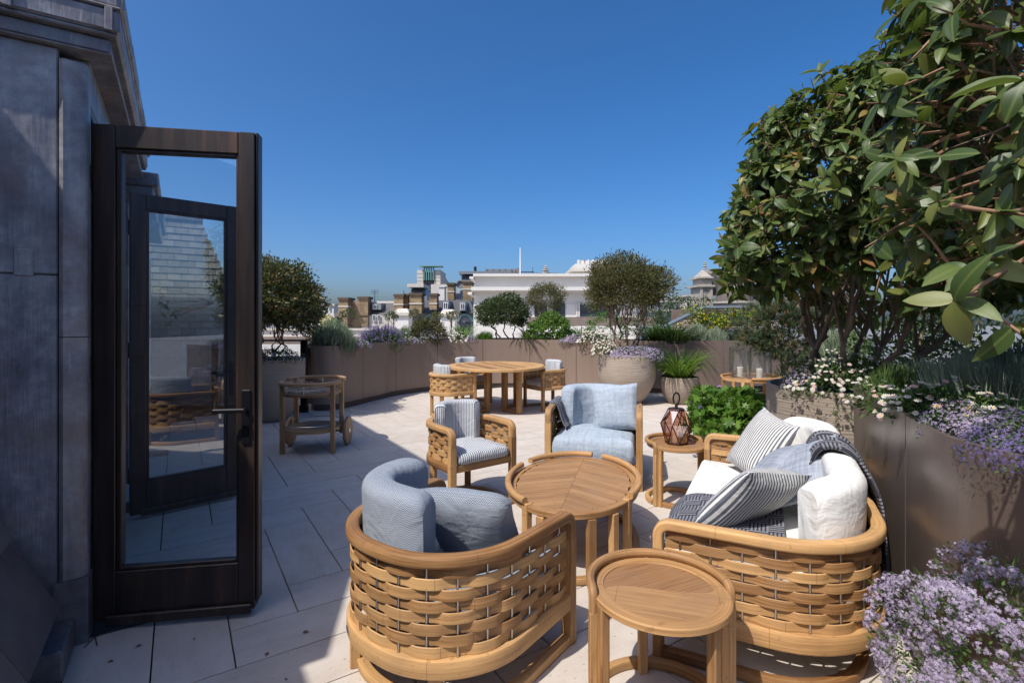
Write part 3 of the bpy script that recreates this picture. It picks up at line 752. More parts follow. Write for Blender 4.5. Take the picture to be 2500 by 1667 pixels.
blue_chair = woven_seat('lounge_armchair', 'teak armchair with pale blue linen cushions facing the viewer', 'armchair', (.713, 4.5, 0), (-.245,-.97), w=.80, d=.80, r=.38, arm=.68, s0=.16, s1=.23, nsl=7, rodsp=.11, seatmat=F_BLUE, backmat=F_BLUE, ztop=.83, back=(.22,.80), cush=.20, front=.06)
DINING = dict(w=.56, d=.56, r=.275, arm=.665, s0=.335, s1=.395, nsl=5, rodsp=.085, seatmat=F_STRIPE, backmat=F_STRIPE, ztop=.80, back=(.27,.73), cush=.085, bth=.10)
stripe_chair = woven_seat('dining_chair', 'woven teak tub chair with striped cushions beside the oval coffee table', 'chair', (-.22, 3.94, 0), (.606,-.795), group='woven teak tub chairs', **DINING)
def chair_copy(loc, face, label):
    c = copy_tree(stripe_chair); c.location = (*loc, 0); c.rotation_euler = (0, 0, math.atan2(-face[0], face[1])); c['label'] = label; return c
chair_copy((-.74, 8.02), (.8,.56), 'woven tub chair with its back to us at the round dining table')
chair_copy((-.62, 8.92), (.55,-.83), 'tub chair on the far side of the round table, mostly hidden by the tabletop')
chair_copy((.36, 8.42), (-.87,-.49), 'tub chair at the planter-bowl side of the round dining table')
sofa = woven_seat('sofa', 'long rounded woven teak sofa with white linen cushions', 'sofa', (1.08, 3.10, 0), (-.89,.455), w=1.90, d=.86, r=.42, arm=.605, s0=.165, s1=.24, nsl=8, rodsp=.12, seatmat=F_WHITE, backmat=F_WHITE, ztop=.81, back=(.17,.805), cush=.17, front=.05, bth=.155)

# ------------------------------------------------------------------ scatter pillows and throws
def pillow_mesh(sz, th, seed=0, n=16, h=None):
    rg = np.random.default_rng(seed); ph = rg.random(6)*6.28; h = h or sz; mb = MB(); V = []; F = []; U = []
    for side in (1, -1):
        for j in range(n+1):
            for i in range(n+1):
                x, y = 2*i/n-1, 2*j/n-1
                px_ = x*(1-.085*(1-y*y)*abs(x)**3); py_ = y*(1-.085*(1-x*x)*abs(y)**3)
                t = ((1-abs(x)**3.2)*(1-abs(y)**3.2))**.62
                t *= 1 + .07*math.sin(3.1*x+ph[0])*math.sin(2.7*y+ph[1]) + .03*math.sin(9*x+5*y+ph[2])
                bend = -.05*th*(x*x) + .10*th*math.sin(1.5*x+ph[3])*y
                V.append(Vector((px_*sz/2, py_*h/2, side*th/2*t + bend)))
    m = (n+1)**2
    for s_ in (0, 1):
        for j in range(n):
            for i in range(n):
                a = s_*m + j*(n+1)+i; q = (a, a+1, a+n+2, a+n+1); F.append(q if s_ == 0 else q[::-1])
    for f in F:
        U.append([((k % m % (n+1))/n*sz, (k % m // (n+1))/n*h) for k in f])
    mb.add(V, F, U); return mb
def place_pillow(label, mat, c, normal, up, sz, th, seed, name='scatter_pillow', group='scatter pillows on the seats', h=None):
    z = Vector(normal).normalized(); y = Vector(up); y = (y - z*y.dot(z)).normalized(); x = y.cross(z)
    o = pillow_mesh(sz, th, seed, h=h).build(name, mat, smooth=80); tag(o, label, 'pillow', group)
    M = Matrix((x, y, z)).transposed().to_4x4(); M.translation = Vector(c); o.matrix_world = M; return o
SM = Matrix.Translation((1.08, 3.10, 0)) @ Matrix.Rotation(math.atan2(.89, .455), 4, 'Z')
def sl(x, y, z): return SM @ Vector((x, y, z))
def sv(x, y, z): return SM.to_3x3() @ Vector((x, y, z))
place_pillow('upright striped pillow at the far end of the sofa', F_STRIPE_W, sl(.57,-.38,.635), sv(-.42,.62,.42), sv(.10,-.42,.95), .47, .15, 1)
place_pillow('grey checked pillow in the middle of the sofa, lying behind the other checked one', F_CHECK, sl(.02,-.46,.60), sv(-.12,.66,.75), sv(.55,-.55,.7), .48, .14, 2)
place_pillow('grey checked pillow leaning nearest the dark throw on the sofa back', F_CHECK, sl(-.13,-.58,.66), sv(-.30,.62,.70), sv(-.45,-.50,.8), .42, .13, 3)
place_pillow('striped pillow slumped against the near end of the sofa', F_STRIPE_W, sl(-.44,-.34,.585), sv(.45,.55,.68), sv(-.28,-.62,.75), .47, .16, 4)
NM = Matrix.Translation((-.066, 2.59, 0)) @ Matrix.Rotation(math.atan2(-.6, .8), 4, 'Z')
place_pillow('grey herringbone pillow resting in the armchair seen from behind', F_GREY, NM @ Vector((.12,-.33,.565)), NM.to_3x3() @ Vector((-.22,.74,.50)), NM.to_3x3() @ Vector((.12,-.5,.9)), .46, .15, 5)
BM = Matrix.Translation((.713, 4.5, 0)) @ Matrix.Rotation(math.atan2(.245, -.97), 4, 'Z')
place_pillow('pale blue linen pillow in the blue armchair', F_BLUE, BM @ Vector((-.17,-.40,.645)), BM.to_3x3() @ Vector((.12,.93,.28)), BM.to_3x3() @ Vector((.08,-.28,.95)), .45, .15, 6)

def drape(path, width, wdir, th=.008, nw=14, amp=.006, seed=0, skew=0.0):
    """thin cloth swept along a polyline path, width along wdir; gentle folds"""
    P = [Vector(p) for p in path]; D = []
    for i in range(len(P)-1):
        k = max(2, int((P[i+1]-P[i]).length/.03))
        for j in range(k): D.append(P[i].lerp(P[i+1], j/k))
    D.append(P[-1])
    for _ in range(3): D = [D[0]] + [(D[i-1]+D[i]*2+D[i+1])/4 for i in range(1, len(D)-1)] + [D[-1]]
    n = len(D); w = Vector(wdir).normalized(); mb = MB(); V = []; U = []; F = []; S = [0.0]
    for i in range(1, n): S.append(S[-1] + (D[i]-D[i-1]).length)
    rg = np.random.default_rng(seed); ph = rg.random(4)*6
    for side in (0, 1):
        for i in range(n):
            t = (D[min(i+1,n-1)]-D[max(i-1,0)]).normalized(); nm = t.cross(w).normalized()
            for j in range(nw+1):
                a = j/nw-.5
                b = amp*(math.sin(a*19+ph[0]+S[i]*2) + .6*math.sin(a*37+ph[1]-S[i]*3))
                V.append(D[i] + w*(a*width + skew*S[i] + .008*math.sin(S[i]*9+ph[2])) + nm*(b + (th if side else 0)))
    m = n*(nw+1)
    for side in (0, 1):
        for i in range(n-1):
            for j in range(nw):
                a = side*m + i*(nw+1)+j; q = (a, a+1, a+nw+2, a+nw+1); F.append(q if side else q[::-1])
    edge = [i*(nw+1) for i in range(n)] + [(n-1)*(nw+1)+j for j in range(1, nw+1)] + [i*(nw+1)+nw for i in range(n-2,-1,-1)] + [j for j in range(nw-1,0,-1)]
    for a in range(len(edge)):
        b = edge[(a+1) % len(edge)]; F.append((edge[a], b, b+m, edge[a]+m))
    for f in F: U.append([((k % m % (nw+1))/nw*width, S[k % m // (nw+1)]) for k in f])
    mb.add(V, F, U); return mb
tp = [sl(-.44, .075, .22), sl(-.44,.082,.32), sl(-.44,.055,.41), sl(-.44,-.02,.449), sl(-.44,-.26,.464), sl(-.42,-.50,.470)]
throw = drape(tp, .74, sv(1,0,0), seed=3, amp=.004).build('throw_blanket', F_THROW, smooth=80)
tag(throw, 'charcoal patterned throw spread over the near half of the sofa seat', 'throw', 'charcoal patterned throws')
tp = [sl(-.02,-.60,.50), sl(-.02,-.615,.60), sl(-.03,-.625,.74), sl(-.05,-.66,.835), sl(-.06,-.73,.85), sl(-.08,-.80,.83), sl(-.12,-.865,.72), sl(-.16,-.905,.62), sl(-.20,-.915,.45), sl(-.26,-.918,.16)]
throw = drape(tp, .40, sv(1,0,0), seed=4, amp=.010).build('throw_blanket', F_THROW, smooth=80)
tag(throw, 'charcoal patterned throw hung over the sofa back', 'throw', 'charcoal patterned throws')
bl = lambda x, y, z: BM @ Vector((x, y, z))
bp = [bl(.455,-.42,.10), bl(.455,-.42,.40), bl(.45,-.42,.62), bl(.44,-.42,.69), bl(.40,-.42,.705), bl(.355,-.42,.70), bl(.33,-.42,.64), bl(.30,-.40,.52), bl(.26,-.38,.47)]
t2 = drape(bp, .34, BM.to_3x3() @ Vector((0,1,0)), th=.012, amp=.012, seed=5).build('throw_blanket', F_NAVY, smooth=80)
tag(t2, 'folded navy throw hung over the arm of the blue armchair', 'throw')

# ------------------------------------------------------------------ tables
def arc_pts(R, a0, a1, z, n, b=None):
    b = b or R; P = []; N = []
    for i in range(n+1):
        a = math.radians(a0 + (a1-a0)*i/n); P.append(Vector((R*math.cos(a), b*math.sin(a), z))); N.append(Vector((math.cos(a)/R, math.sin(a)/b, 0)).normalized())
    return P, N
def hoop(R, a0, a1, ztop, prof, root, name, b=None, n=30, leg=True, rc=.03, wood=None):
    """raised rim arc whose two ends turn down into legs"""
    P, N = arc_pts(R, a0, a1, ztop-.016, n, b)
    if leg:
        for end in (0, 1):
            p, q = (P[0], N[0]) if end == 0 else (P[-1], N[-1])
            t = (P[0]-P[1]).normalized() if end == 0 else (P[-1]-P[-2]).normalized()
            seq = []
            for i in range(1, 6):
                a = PI/2*i/5; seq.append(p + t*rc*math.sin(a) - Vector((0,0,rc*(1-math.cos(a)))))
            seq.append(seq[-1] - Vector((0,0,.05)))
            if end == 0: P = seq[::-1] + P; N = [q]*len(seq) + N
            else: P = P + seq; N = N + [q]*len(seq)
    mb = MB(); mb.sweep(P, prof, N); mb.build(name, wood or TEAK, root); return P, N
def leg_at(root, p, q, z0, z1, sx=.030, sy=.040, wood=None):
    M = Matrix.Translation((p[0], p[1], 0)) @ Matrix.Rotation(math.atan2(q[1], q[0]), 4, 'Z')
    mb = MB(); mb.bbox((-sx/2, -sy/2, z0), (sx/2, sy/2, z1), .004, M); mb.build('leg', wood or TEAK, root)
def side_table(loc, rz, R, h, label, group):
    root = thing('side_table', label, 'side table', loc, rz, group)
    # lower ring and top
    mb = MB(); mb.lathe([(R-.075,h-.030),(R-.002,h-.030),(R+.002,h-.026),(R+.002,h-.008),(R-.004,h-.003),(R-.045,h-.003),(R-.047,h-.008),(R-.075,h-.008),(R-.075,h-.030)], 56); mb.build('rim_ring', TEAK, root)
    ri = R-.0485
    for half in (0, 1):                                      # top made of two figured halves meeting along a soft S
        S = [(ri*.985*math.cos(PI*(1-k/16)) , .10*R*math.sin(PI*2*(k/16))) for k in range(17)]
        A = [(ri*math.cos(PI*k/24), ri*math.sin(PI*k/24)) for k in range(25)]
        poly = (A + S[1:-1]) if half == 0 else ([(x,-y) for x, y in A][::-1] + S[1:-1][::-1])
        if half == 1: poly = [(ri*math.cos(PI+PI*k/24), ri*math.sin(PI+PI*k/24)) for k in range(25)] + S[1:-1][::-1]
        mb = MB(); ang = .45 if half == 0 else -.30
        mb.prism(poly, h-.026, h-.007); o = mb
        o.uv = [[(x*math.cos(ang)+y*math.sin(ang), -x*math.sin(ang)+y*math.cos(ang)) for x, y in f] for f in o.uv]
        o.build('top_panel', TEAK_DARK if half == 0 else TEAK_TOP, root)
    prof = rrect(.034, .034, .014, 3)
    P, N = hoop(R+.004, 4, 184, h+.030, prof, root, 'raised_rim')
    for i in (0, -1): leg_at(root, P[i], N[i], 0, h-.06, .032, .034)
    for a in (-10, 198):
        a_ = math.radians(a); leg_at(root, ((R-.018)*math.cos(a_), (R-.018)*math.sin(a_)), (math.cos(a_), math.sin(a_)), 0, h-.03, .036, .036)
    for a in (92, 308):
        a_ = math.radians(a); leg_at(root, ((R-.035)*math.cos(a_), (R-.035)*math.sin(a_)), (math.cos(a_), math.sin(a_)), 0, h-.03, .036, .036)
    for a0, a1, rr in ((6, 182, R), (200, 350, R-.03)):
        q, n_ = arc_pts(rr-.002, a0, a1, .021, 30); mb = MB(); mb.sweep(q, rrect(.034,.038,.006,2), n_); mb.build('floor_ring', TEAK, root)
    return root
GS = 'round teak side tables'
side_table((.557, 1.923, 0), .0, .255, .47, 'empty round teak side table in front of the sofa end', GS)
side_table((1.345, 4.17, 0), .35, .232, .475, 'round teak side table carrying the faceted lantern', GS)

def coffee_table(loc, axis, a, b, h, label):
    root = thing('coffee_table', label, 'coffee table', loc, math.atan2(axis[1], axis[0]), 'low oval teak tables')
    # local x along the long axis
    n = 72; ring_o = [(a*math.cos(2*PI*i/n), b*math.sin(2*PI*i/n)) for i in range(n)]
    prof = [(-.045,-.024),(.0,-.024),(.004,-.02),(.004,.008),(0,.012),(-.045,.012)]
    P = [Vector((*p, h-.02)) for p in ring_o]; N = [Vector((p[0]/a/a, p[1]/b/b, 0)).normalized() for p in ring_o]
    mb = MB(); mb.sweep(P, prof, N, closed=True); mb.build('rim_ring', TEAK, root)
    # chevron top: strips either side of the long axis seam
    ai, bi = a-.047, b-.047; w = .075; slope = .55
    for sgn in (1, -1):
        for k in range(-14, 16):
            # strip between x = k*w + slope*|y| and the next one, clipped to the ellipse
            pts = []
            def inside(x, y): return (x/ai)**2 + (y/bi)**2 <= 1
            lo = []; hi = []
            for j in range(25):
                y = bi*j/24*.999; xl = k*w - slope*y + .0008; xh = (k+1)*w - slope*y - .0008
                xe = ai*math.sqrt(max(0, 1-(y/bi)**2)); xl, xh = max(xl, -xe), min(xh, xe)
                if xh - xl > .001: lo.append((xl, y)); hi.append((xh, y))
            if len(lo) < 2: continue
            poly = [(x, y*sgn + sgn*.0008) for x, y in hi + lo[::-1]]
            if area(poly) < 0: poly = poly[::-1]
            mb = MB(); mb.prism(poly, h-.035, h-.010); an = math.atan2(sgn, -slope)
            mb.uv = [[(x*math.cos(an)+y*math.sin(an), -x*math.sin(an)+y*math.cos(an)) for x, y in f] for f in mb.uv]
            mb.build('top_strip', TEAK_TOP, root)
    rp = rrect(.040, .040, .016, 3)
    for a0, a1, lg in ((-118, -20, 1), (-8, 60, 0), (72, 150, 1)):
        hoop(a+.006, a0, a1, h+.032, rp, root, 'raised_rim', b=b+.006, n=24, leg=False)
    for an in (-118, 150, 165, 205, 225, 30, -35):
        t = math.radians(an); p = ((a-.012)*math.cos(t), (b-.012)*math.sin(t)); q = Vector((math.cos(t)/a, math.sin(t)/b, 0)).normalized()
        leg_at(root, p, q, 0, h + (.0 if an in (-118,150) else -.045), .042, .05)
    for a0, a1 in ((-118, 30), (150, 225)):
        q, n_ = arc_pts(a-.015, a0, a1, .022, 36, b-.015); mb = MB(); mb.sweep(q, rrect(.042,.04,.006,2), n_); mb.build('floor_ring', TEAK, root)
    return root
coffee_table((.415, 3.42, 0), (.257,.966), .60, .42, .41, 'oval teak coffee table with chevron top between the armchairs')
coffee_table((3.96, 8.45, 0), (1,.15), .46, .40, .52, 'teak table holding the glass hurricane lamps by the planter')

def dining_table():
    R, h = .79, .735; root = thing('dining_table', 'large round slatted teak dining table', 'table', (-.265, 8.33, 0), .5)
    mb = MB(); mb.lathe([(R-.14,h-.04),(R,h-.04),(R+.003,h-.036),(R+.003,h-.006),(R-.004,h),(R-.14,h),(R-.14,h-.04)], 64); mb.build('rim_ring', TEAK, root)
    ri = R-.142; w = .088
    for k in range(-8, 8):
        x0, x1 = k*w+.006, (k+1)*w-.006
        xa, xb = max(x0,-ri+.002), min(x1,ri-.002)
        if xb-xa < .01: continue
        P = [(xa, -math.sqrt(ri*ri-xa*xa)), (xb, -math.sqrt(ri*ri-xb*xb)), (xb, math.sqrt(ri*ri-xb*xb)), (xa, math.sqrt(ri*ri-xa*xa))]
        mb = MB(); mb.prism(P, h-.03, h-.001); mb.uv = [[(y, x) for x, y in f] for f in mb.uv]; mb.build('slat', TEAK, root)
    for k in range(4):                                       # four upright rectangular frames set around the centre
        M = Matrix.Rotation(k*PI/2 + .35, 4, 'Z')
        mb = MB(); 
        mb.bbox((.17,-.035,.0), (.24,.035,h-.041), .004, M); mb.build('leg', TEAK, root)
        mb = MB(); mb.bbox((.47,-.035,.0), (.54,.035,h-.041), .004, M); mb.build('leg', TEAK, root)
        mb = MB(); mb.bbox((.2405,-.034,.001), (.4695,.034,.055), .004, M); mb.build('foot_rail', TEAK, root)
        mb = MB(); mb.bbox((.2405,-.034,h-.10), (.4695,.034,h-.042), .004, M); mb.build('top_brace', TEAK, root)
    mb = MB(); mb.lathe([(0,h-.06),(.40,h-.06),(.40,h-.0415),(0,h-.0415)], 40); mb.build('underframe', TEAK, root)
dining_table()

# ------------------------------------------------------------------ drinks trolley
def trolley():
    root = thing('drinks_trolley', 'teak drinks trolley with two wooden wheels in the shade', 'trolley', (-2.27, 5.83, 0), .06)
    a, b = .315, .36; wood = TEAK_GREY
    def oval(n, A, B, p=2.6):
        P = []
        for i in range(n):
            t = 2*PI*i/n; c, s_ = math.cos(t), math.sin(t); P.append((A*abs(c)**(2/p)*(1 if c >= 0 else -1), B*abs(s_)**(2/p)*(1 if s_ >= 0 else -1)))
        return P
    for z in (.635, .235):
        mb = MB(); mb.prism(oval(48, a-.03, b-.03), z, z+.028); sh = mb.build('tray_shelf', wood, root)
    for sy, z in ((-1, .795), (1, .805)):
        P = []; N = []
        for i in range(25):
            t = math.radians(-172 + 164*i/24) if sy < 0 else math.radians(8 + 164*i/24)
            c, s_ = math.cos(t), math.sin(t); p = 2.6
            P.append(Vector((a*abs(c)**(2/p)*(1 if c >= 0 else -1), b*abs(s_)**(2/p)*(1 if s_ >= 0 else -1), z-.018))); N.append(Vector((c, s_, 0)))
        mb = MB(); mb.sweep(P, rrect(.052, .036, .010, 2), N); mb.build('handle_rail', wood, root)
    for sx in (-1, 1):
        mb = MB(); mb.bbox((sx*.272-.024, -.225, 0), (sx*.272+.024, -.178, .78), .005); mb.build('leg', wood, root)
        mb = MB(); mb.bbox((sx*.262-.024, .175, .14), (sx*.262+.024, .222, .79), .005); mb.build('leg', wood, root)
        M = Matrix.Translation((sx*.330, .21, .165)) @ Matrix.Rotation(PI/2, 4, 'Y')
        mb = MB(); mb.lathe([(0,-.019),(.158,-.019),(.165,-.013),(.165,.013),(.158,.019),(0,.019)], 40, M); wh = mb.build('wheel', wood, root)
        mb = MB(); mb.lathe([(0,-.024),(.026,-.024),(.030,-.020),(.030,.020),(.026,.024),(0,.024)], 20, M); mb.build('hub', STEEL, wh)
    for z, k in ((.315, 0),):
        for a0, a1 in ((-168, -12), (12, 168)):
            P = []
            for i in range(25):
                t = math.radians(a0 + (a1-a0)*i/24); c, s_ = math.cos(t), math.sin(t); p = 2.6
                P.append(Vector(((a-.035)*abs(c)**(2/p)*(1 if c >= 0 else -1), (b-.035)*abs(s_)**(2/p)*(1 if s_ >= 0 else -1), z)))
            mb = MB(); mb.tube(P, .004, 6); mb.build('gallery_rail', STEEL, root)
    mb = MB(); mb.tube([(-.32,.21,.165), (.32,.21,.165)], .012, 10); mb.build('axle', wood, root)
    for x, y in ((0,-.345), (0,.345), (.2,.33), (-.2,-.335)):
        mb = MB(); mb.tube([(x,y*.97,.66), (x,y*.97,.78)], .005, 6); mb.build('gallery_post', STEEL, root)
trolley()
# ------------------------------------------------------------------ planters and pots
def catmull(P, k=8):
    Q = []; P = [Vector(p) for p in P]; n = len(P)
    for i in range(n-1):
        p0, p1, p2, p3 = P[max(i-1,0)], P[i], P[i+1], P[min(i+2,n-1)]
        for j in range(k):
            t = j/k; Q.append(.5*((2*p1) + (p2-p0)*t + (2*p0-5*p1+4*p2-p3)*t*t + (3*p1-p0-3*p2+p3)*t**3))
    Q.append(P[-1]); return Q
def resample(Q, step):
    S = [0.0]
    for i in range(1, len(Q)): S.append(S[-1] + (Q[i]-Q[i-1]).length)
    n = max(2, round(S[-1]/step)); out = []; i = 1
    for k in range(n+1):
        s_ = S[-1]*k/n
        while i < len(S)-1 and S[i] < s_: i += 1
        f = (s_-S[i-1])/max(1e-9, S[i]-S[i-1]); out.append(Q[i-1].lerp(Q[i], f))
    return out
def planter_run(root, line, h, depth, panel, mat, side=1, toe=.10, skip_back=False, lip=.022):
    """panels along a plan line; the bed lies on the left (side=1) of the direction of travel"""
    D = resample(line, .06); n = len(D); N = []
    for i in range(n):
        t = (D[min(i+1,n-1)]-D[max(i-1,0)]).normalized(); N.append(Vector((-t.y, t.x, 0))*side)
    per = max(2, round(panel/.06)); cuts = list(range(0, n-1, per)); 
    if n-1-cuts[-1] < per*.4: cuts.pop()
    cuts.append(n-1)
    for a, b in zip(cuts[:-1], cuts[1:]):
        V = []; g = .0045
        for i in range(a, b+1):
            t = (D[min(i+1,n-1)]-D[max(i-1,0)]).normalized(); sh = t*(g if i == a else -g if i == b else 0)
            p = D[i] + sh
            V += [p + Vector((0,0,toe)), p + Vector((0,0,h)), p + N[i]*lip + Vector((0,0,h)), p + N[i]*lip + Vector((0,0,toe))]
        m = b-a+1; F = []
        for i in range(m-1):
            for j in range(4): F.append((i*4+j, i*4+(j+1)%4, (i+1)*4+(j+1)%4, (i+1)*4+j))
        F += [(0,3,2,1), ((m-1)*4, (m-1)*4+1, (m-1)*4+2, (m-1)*4+3)]
        mb = MB(); mb.add(V, F); mb.build('panel', mat, root, smooth=40)
    V = []
    for i in range(n): V += [D[i] + N[i]*.035 + Vector((0,0,.0)), D[i] + N[i]*.035 + Vector((0,0,toe+.02))]
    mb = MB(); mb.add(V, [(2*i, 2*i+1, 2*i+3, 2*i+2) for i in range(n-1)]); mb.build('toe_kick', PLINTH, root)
    V = []
    for i in range(n):
        V += [D[i] + N[i]*lip*.9 + Vector((0,0,h-.07)), D[i] + N[i]*depth + Vector((0,0,h-.05))]
    mb = MB(); mb.add(V, [(2*i, 2*i+1, 2*i+3, 2*i+2) for i in range(n-1)]); mb.build('soil', SOIL, root)
    if not skip_back:
        V = []
        for i in range(n): V += [D[i] + N[i]*depth + Vector((0,0,-.25)), D[i] + N[i]*depth + Vector((0,0,h)), D[i] + N[i]*(depth+.03) + Vector((0,0,h)), D[i] + N[i]*(depth+.03) + Vector((0,0,-.25))]
        F = []
        for i in range(n-1):
            for j in range(4): F.append((i*4+j, i*4+(j+1)%4, (i+1)*4+(j+1)%4, (i+1)*4+j))
        mb = MB(); mb.add(V, F); mb.build('back_panel', mat, root)
    return D, N
PL_PX = [(958,968),(1000,961),(1050,955),(1120,949.5),(1200,946.5),(1300,947),(1390,951),(1480,956),(1600,960),(1700,959),(1770,957),(1860,953),(1990,948)]
PL_LINE = [(-3.22,8.24,0), (-3.02,8.26,0), (-2.86,8.36,0), (-2.75,8.55,0), (-2.65,8.82,0), (-2.53,9.16,0), (-2.40,9.48,0)] + [tuple(ground(*p)) for p in PL_PX]
long_planter = thing('curved_planter', 'long curving taupe metal planter wall closing the terrace', 'planter', (0,0,0))
PH = 1.05
PD, PN = planter_run(long_planter, catmull(PL_LINE), PH, .95, 1.0, PLANTER)
mb = MB(); mb.box((-3.245,8.24,.02), (-3.222,9.15,PH)); mb.build('end_panel', PLANTER, long_planter)
def on_planter(px, back=.35, z=PH-.06):
    """point of the long planter's bed seen at photo column px, set back from the front edge"""
    best = min(range(len(PD)), key=lambda i: abs(PCX + FPX*(PD[i]+PN[i]*back).x/(PD[i]+PN[i]*back).y - px))
    p = PD[best] + PN[best]*back; return Vector((p.x, p.y, z))
near_planter = thing('tall_planter', 'tall taupe textured metal planter behind the sofa', 'planter', (0,0,0))
NP = [Vector(p) for p in ((2.20,3.27,0),(2.165,3.19,0),(1.98,2.79,0),(1.705,2.186,0),(1.60,1.95,0),(1.555,1.76,0),(1.575,1.58,0),(1.68,1.2,0),(1.9,.8,0))]
planter_run(near_planter, catmull(NP, 6), 1.06, 1.5, 1.12, PLANTER_N, side=1, skip_back=True)
for o in [c for c in near_planter.children if c.name.startswith(('toe_kick','soil'))]: pass
mb = MB(); mb.add([(2.2,3.275,0),(3.4,2.75,0),(3.4,2.75,1.06),(2.2,3.275,1.06),(2.21,3.295,0),(3.41,2.77,0),(3.41,2.77,1.06),(2.21,3.295,1.06)], [(0,1,2,3),(5,4,7,6),(0,3,7,4),(3,2,6,7),(1,5,6,2)]); mb.build('end_panel', PLANTER_N, near_planter)

def pot_profile(h, rmax, rrim, rbot, zmax, th=.03):
    P = [(0, .0), (rbot*.92, .0), (rbot, .012)]; n = 42
    for i in range(1, n+1):
        t = i/n
        if t <= zmax: k = t/zmax; r = rbot + (rmax-rbot)*math.sin(k*PI/2)**.85
        else: k = (t-zmax)/(1-zmax); r = rmax + (rrim-rmax)*(k**2)
        P.append((r + (.0035 if i % 2 else -.0015), .012 + (h-.012)*t))
    P += [(rrim-.006, h+.004), (rrim-th, h+.002), (rrim-th, h-.05), (0, h-.05)]
    return P
def pot(name, label, loc, h, rmax, rrim, rbot, zmax, group='round ribbed stone pots'):
    root = thing(name, label, 'pot', loc, 0, group)
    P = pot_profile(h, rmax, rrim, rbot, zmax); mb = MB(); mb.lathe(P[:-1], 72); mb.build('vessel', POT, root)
    mb = MB(); mb.lathe([(0,h-.035),(rrim-.028,h-.045)], 40); mb.build('soil', SOIL, root); return root
pot('stone_pot', 'big round ribbed bowl pot holding the airy tree', (2.03, 9.05, 0), .87, .505, .485, .24, .62)
pot('stone_pot', 'small ribbed pot holding bright green grass', (2.96, 9.02, 0), .47, .335, .325, .185, .8)
pot('stone_pot', 'ribbed pot behind the drinks trolley holding a rounded shrub', (-3.60, 7.55, 0), .90, .50, .50, .27, .75)
pot('stone_pot', 'wide ribbed pot behind the sofa under the glossy leaved tree', (2.78, 4.32, 0), .92, .56, .56, .36, .7)
pot('stone_pot', 'low bowl under the leafy green geranium', (2.28, 5.25, 0), .34, .33, .32, .2, .7)
pot('stone_pot', 'low bowl under the lilac thyme in the corner', (1.40, 1.47, 0), .36, .17, .165, .13, .7)

# ------------------------------------------------------------------ glass balustrade at the terrace edge
bal = thing('glass_balustrade', 'dark railed glass balustrade behind the ribbed pot', 'balustrade', (0,0,0))
for x in (-3.33, -4.75):
    mb = MB(); mb.bbox((x-.05, 8.13, 0), (x+.05, 8.19, 1.13), .004); mb.build('post', BLACK, bal)
mb = MB(); mb.bbox((-6.2, 8.125, 1.131), (-3.25, 8.195, 1.16), .004); mb.build('handrail', BLACK, bal)
for x0, x1 in ((-4.69,-3.39), (-6.1,-4.81)):
    mb = MB(); mb.box((x0, 8.155, .12), (x1, 8.167, 1.12)); mb.build('pane', GLASS_T, bal, smooth=0)
mb = MB(); mb.bbox((-6.2, 8.12, 0), (-3.27, 8.20, .11), .004); mb.build('base_rail', BLACK, bal)

# ------------------------------------------------------------------ small objects: lantern, hurricane lamps, basket
def lantern():
    root = thing('lantern', 'faceted copper and amber glass lantern on the small side table', 'lantern', (1.345, 4.17, .468), .5)
    COPPER = m_plain('copper_frame', (.10,.045,.03), .35, .8); AMBER = m_glass('amber_glass', (.78,.55,.46), base=.10)
    # hexagonal foot and cap, wide faceted waist
    rows = [(.088, .012, 0.0), (.128, .165, PI/6), (.066, .275, 0.0)]; pts = []
    for r, z, a0 in rows: pts.append([Vector((r*math.cos(a0+i*PI/3), r*math.sin(a0+i*PI/3), z)) for i in range(6)])
    edges = []; faces = []
    for i in range(6):
        j = (i+1) % 6
        edges += [(pts[0][i], pts[0][j]), (pts[2][i], pts[2][j]), (pts[0][i], pts[1][i]), (pts[0][j], pts[1][i]), (pts[2][i], pts[1][i]), (pts[2][j], pts[1][i])]
        faces += [[pts[0][i], pts[0][j], pts[1][i]], [pts[2][j], pts[2][i], pts[1][i]], [pts[1][i], pts[0][j], pts[1][j]], [pts[1][j], pts[2][j], pts[1][i]]]
    for a, b in edges:
        mb = MB(); mb.tube([a, b], .0045, 5); mb.build('frame_bar', COPPER, root)
    for f in faces:
        mb = MB(); c = (f[0]+f[1]+f[2])/3; mb.add([c + (p-c)*.97 for p in f], [(0,1,2)]); mb.build('pane', AMBER, root, smooth=0)
    mb = MB(); mb.lathe([(0,0),(.094,0),(.094,.010),(0,.010)], 6); mb.build('foot_plate', COPPER, root, smooth=0)
    mb = MB(); mb.lathe([(0,.275),(.069,.275),(.064,.287),(0,.293)], 6); mb.build('cap', COPPER, root, smooth=0)
    mb = MB(); mb.tube([(0,0,.288),(0,0,.318)], .012, 8); mb.build('neck', COPPER, root)
    P = [Vector((.036*math.sin(t), 0, .318+.048*(1-math.cos(t)))) for t in [k*PI*1.75/14 for k in range(15)]]
    mb = MB(); mb.tube(P, .007, 8); mb.build('ring_handle', BLACK, root)
    mb = MB(); mb.lathe([(0,.010),(.032,.010),(.032,.10),(.028,.105),(0,.103)], 16); mb.build('candle', m_plain('wax', (.75,.70,.60), .5), root)
lantern()
def hurricane(loc, r, h, label, cat='lamp'):
    root = thing('hurricane_lamp', label, cat, loc, 0, 'glass hurricane lamps')
    mb = MB(); mb.lathe([(0,.0),(r,.0),(r+.004,.006),(r+.004,h),(r-.002,h+.004),(r-.006,h),(r-.006,.014),(0,.014)], 40); mb.build('glass_cylinder', GLASS_T, root)
    mb = MB(); mb.lathe([(0,.0145),(.05,.0145),(.05,.16),(.045,.165),(0,.163)], 20); mb.build('candle', m_plain('wax', (.72,.68,.60), .5), root)
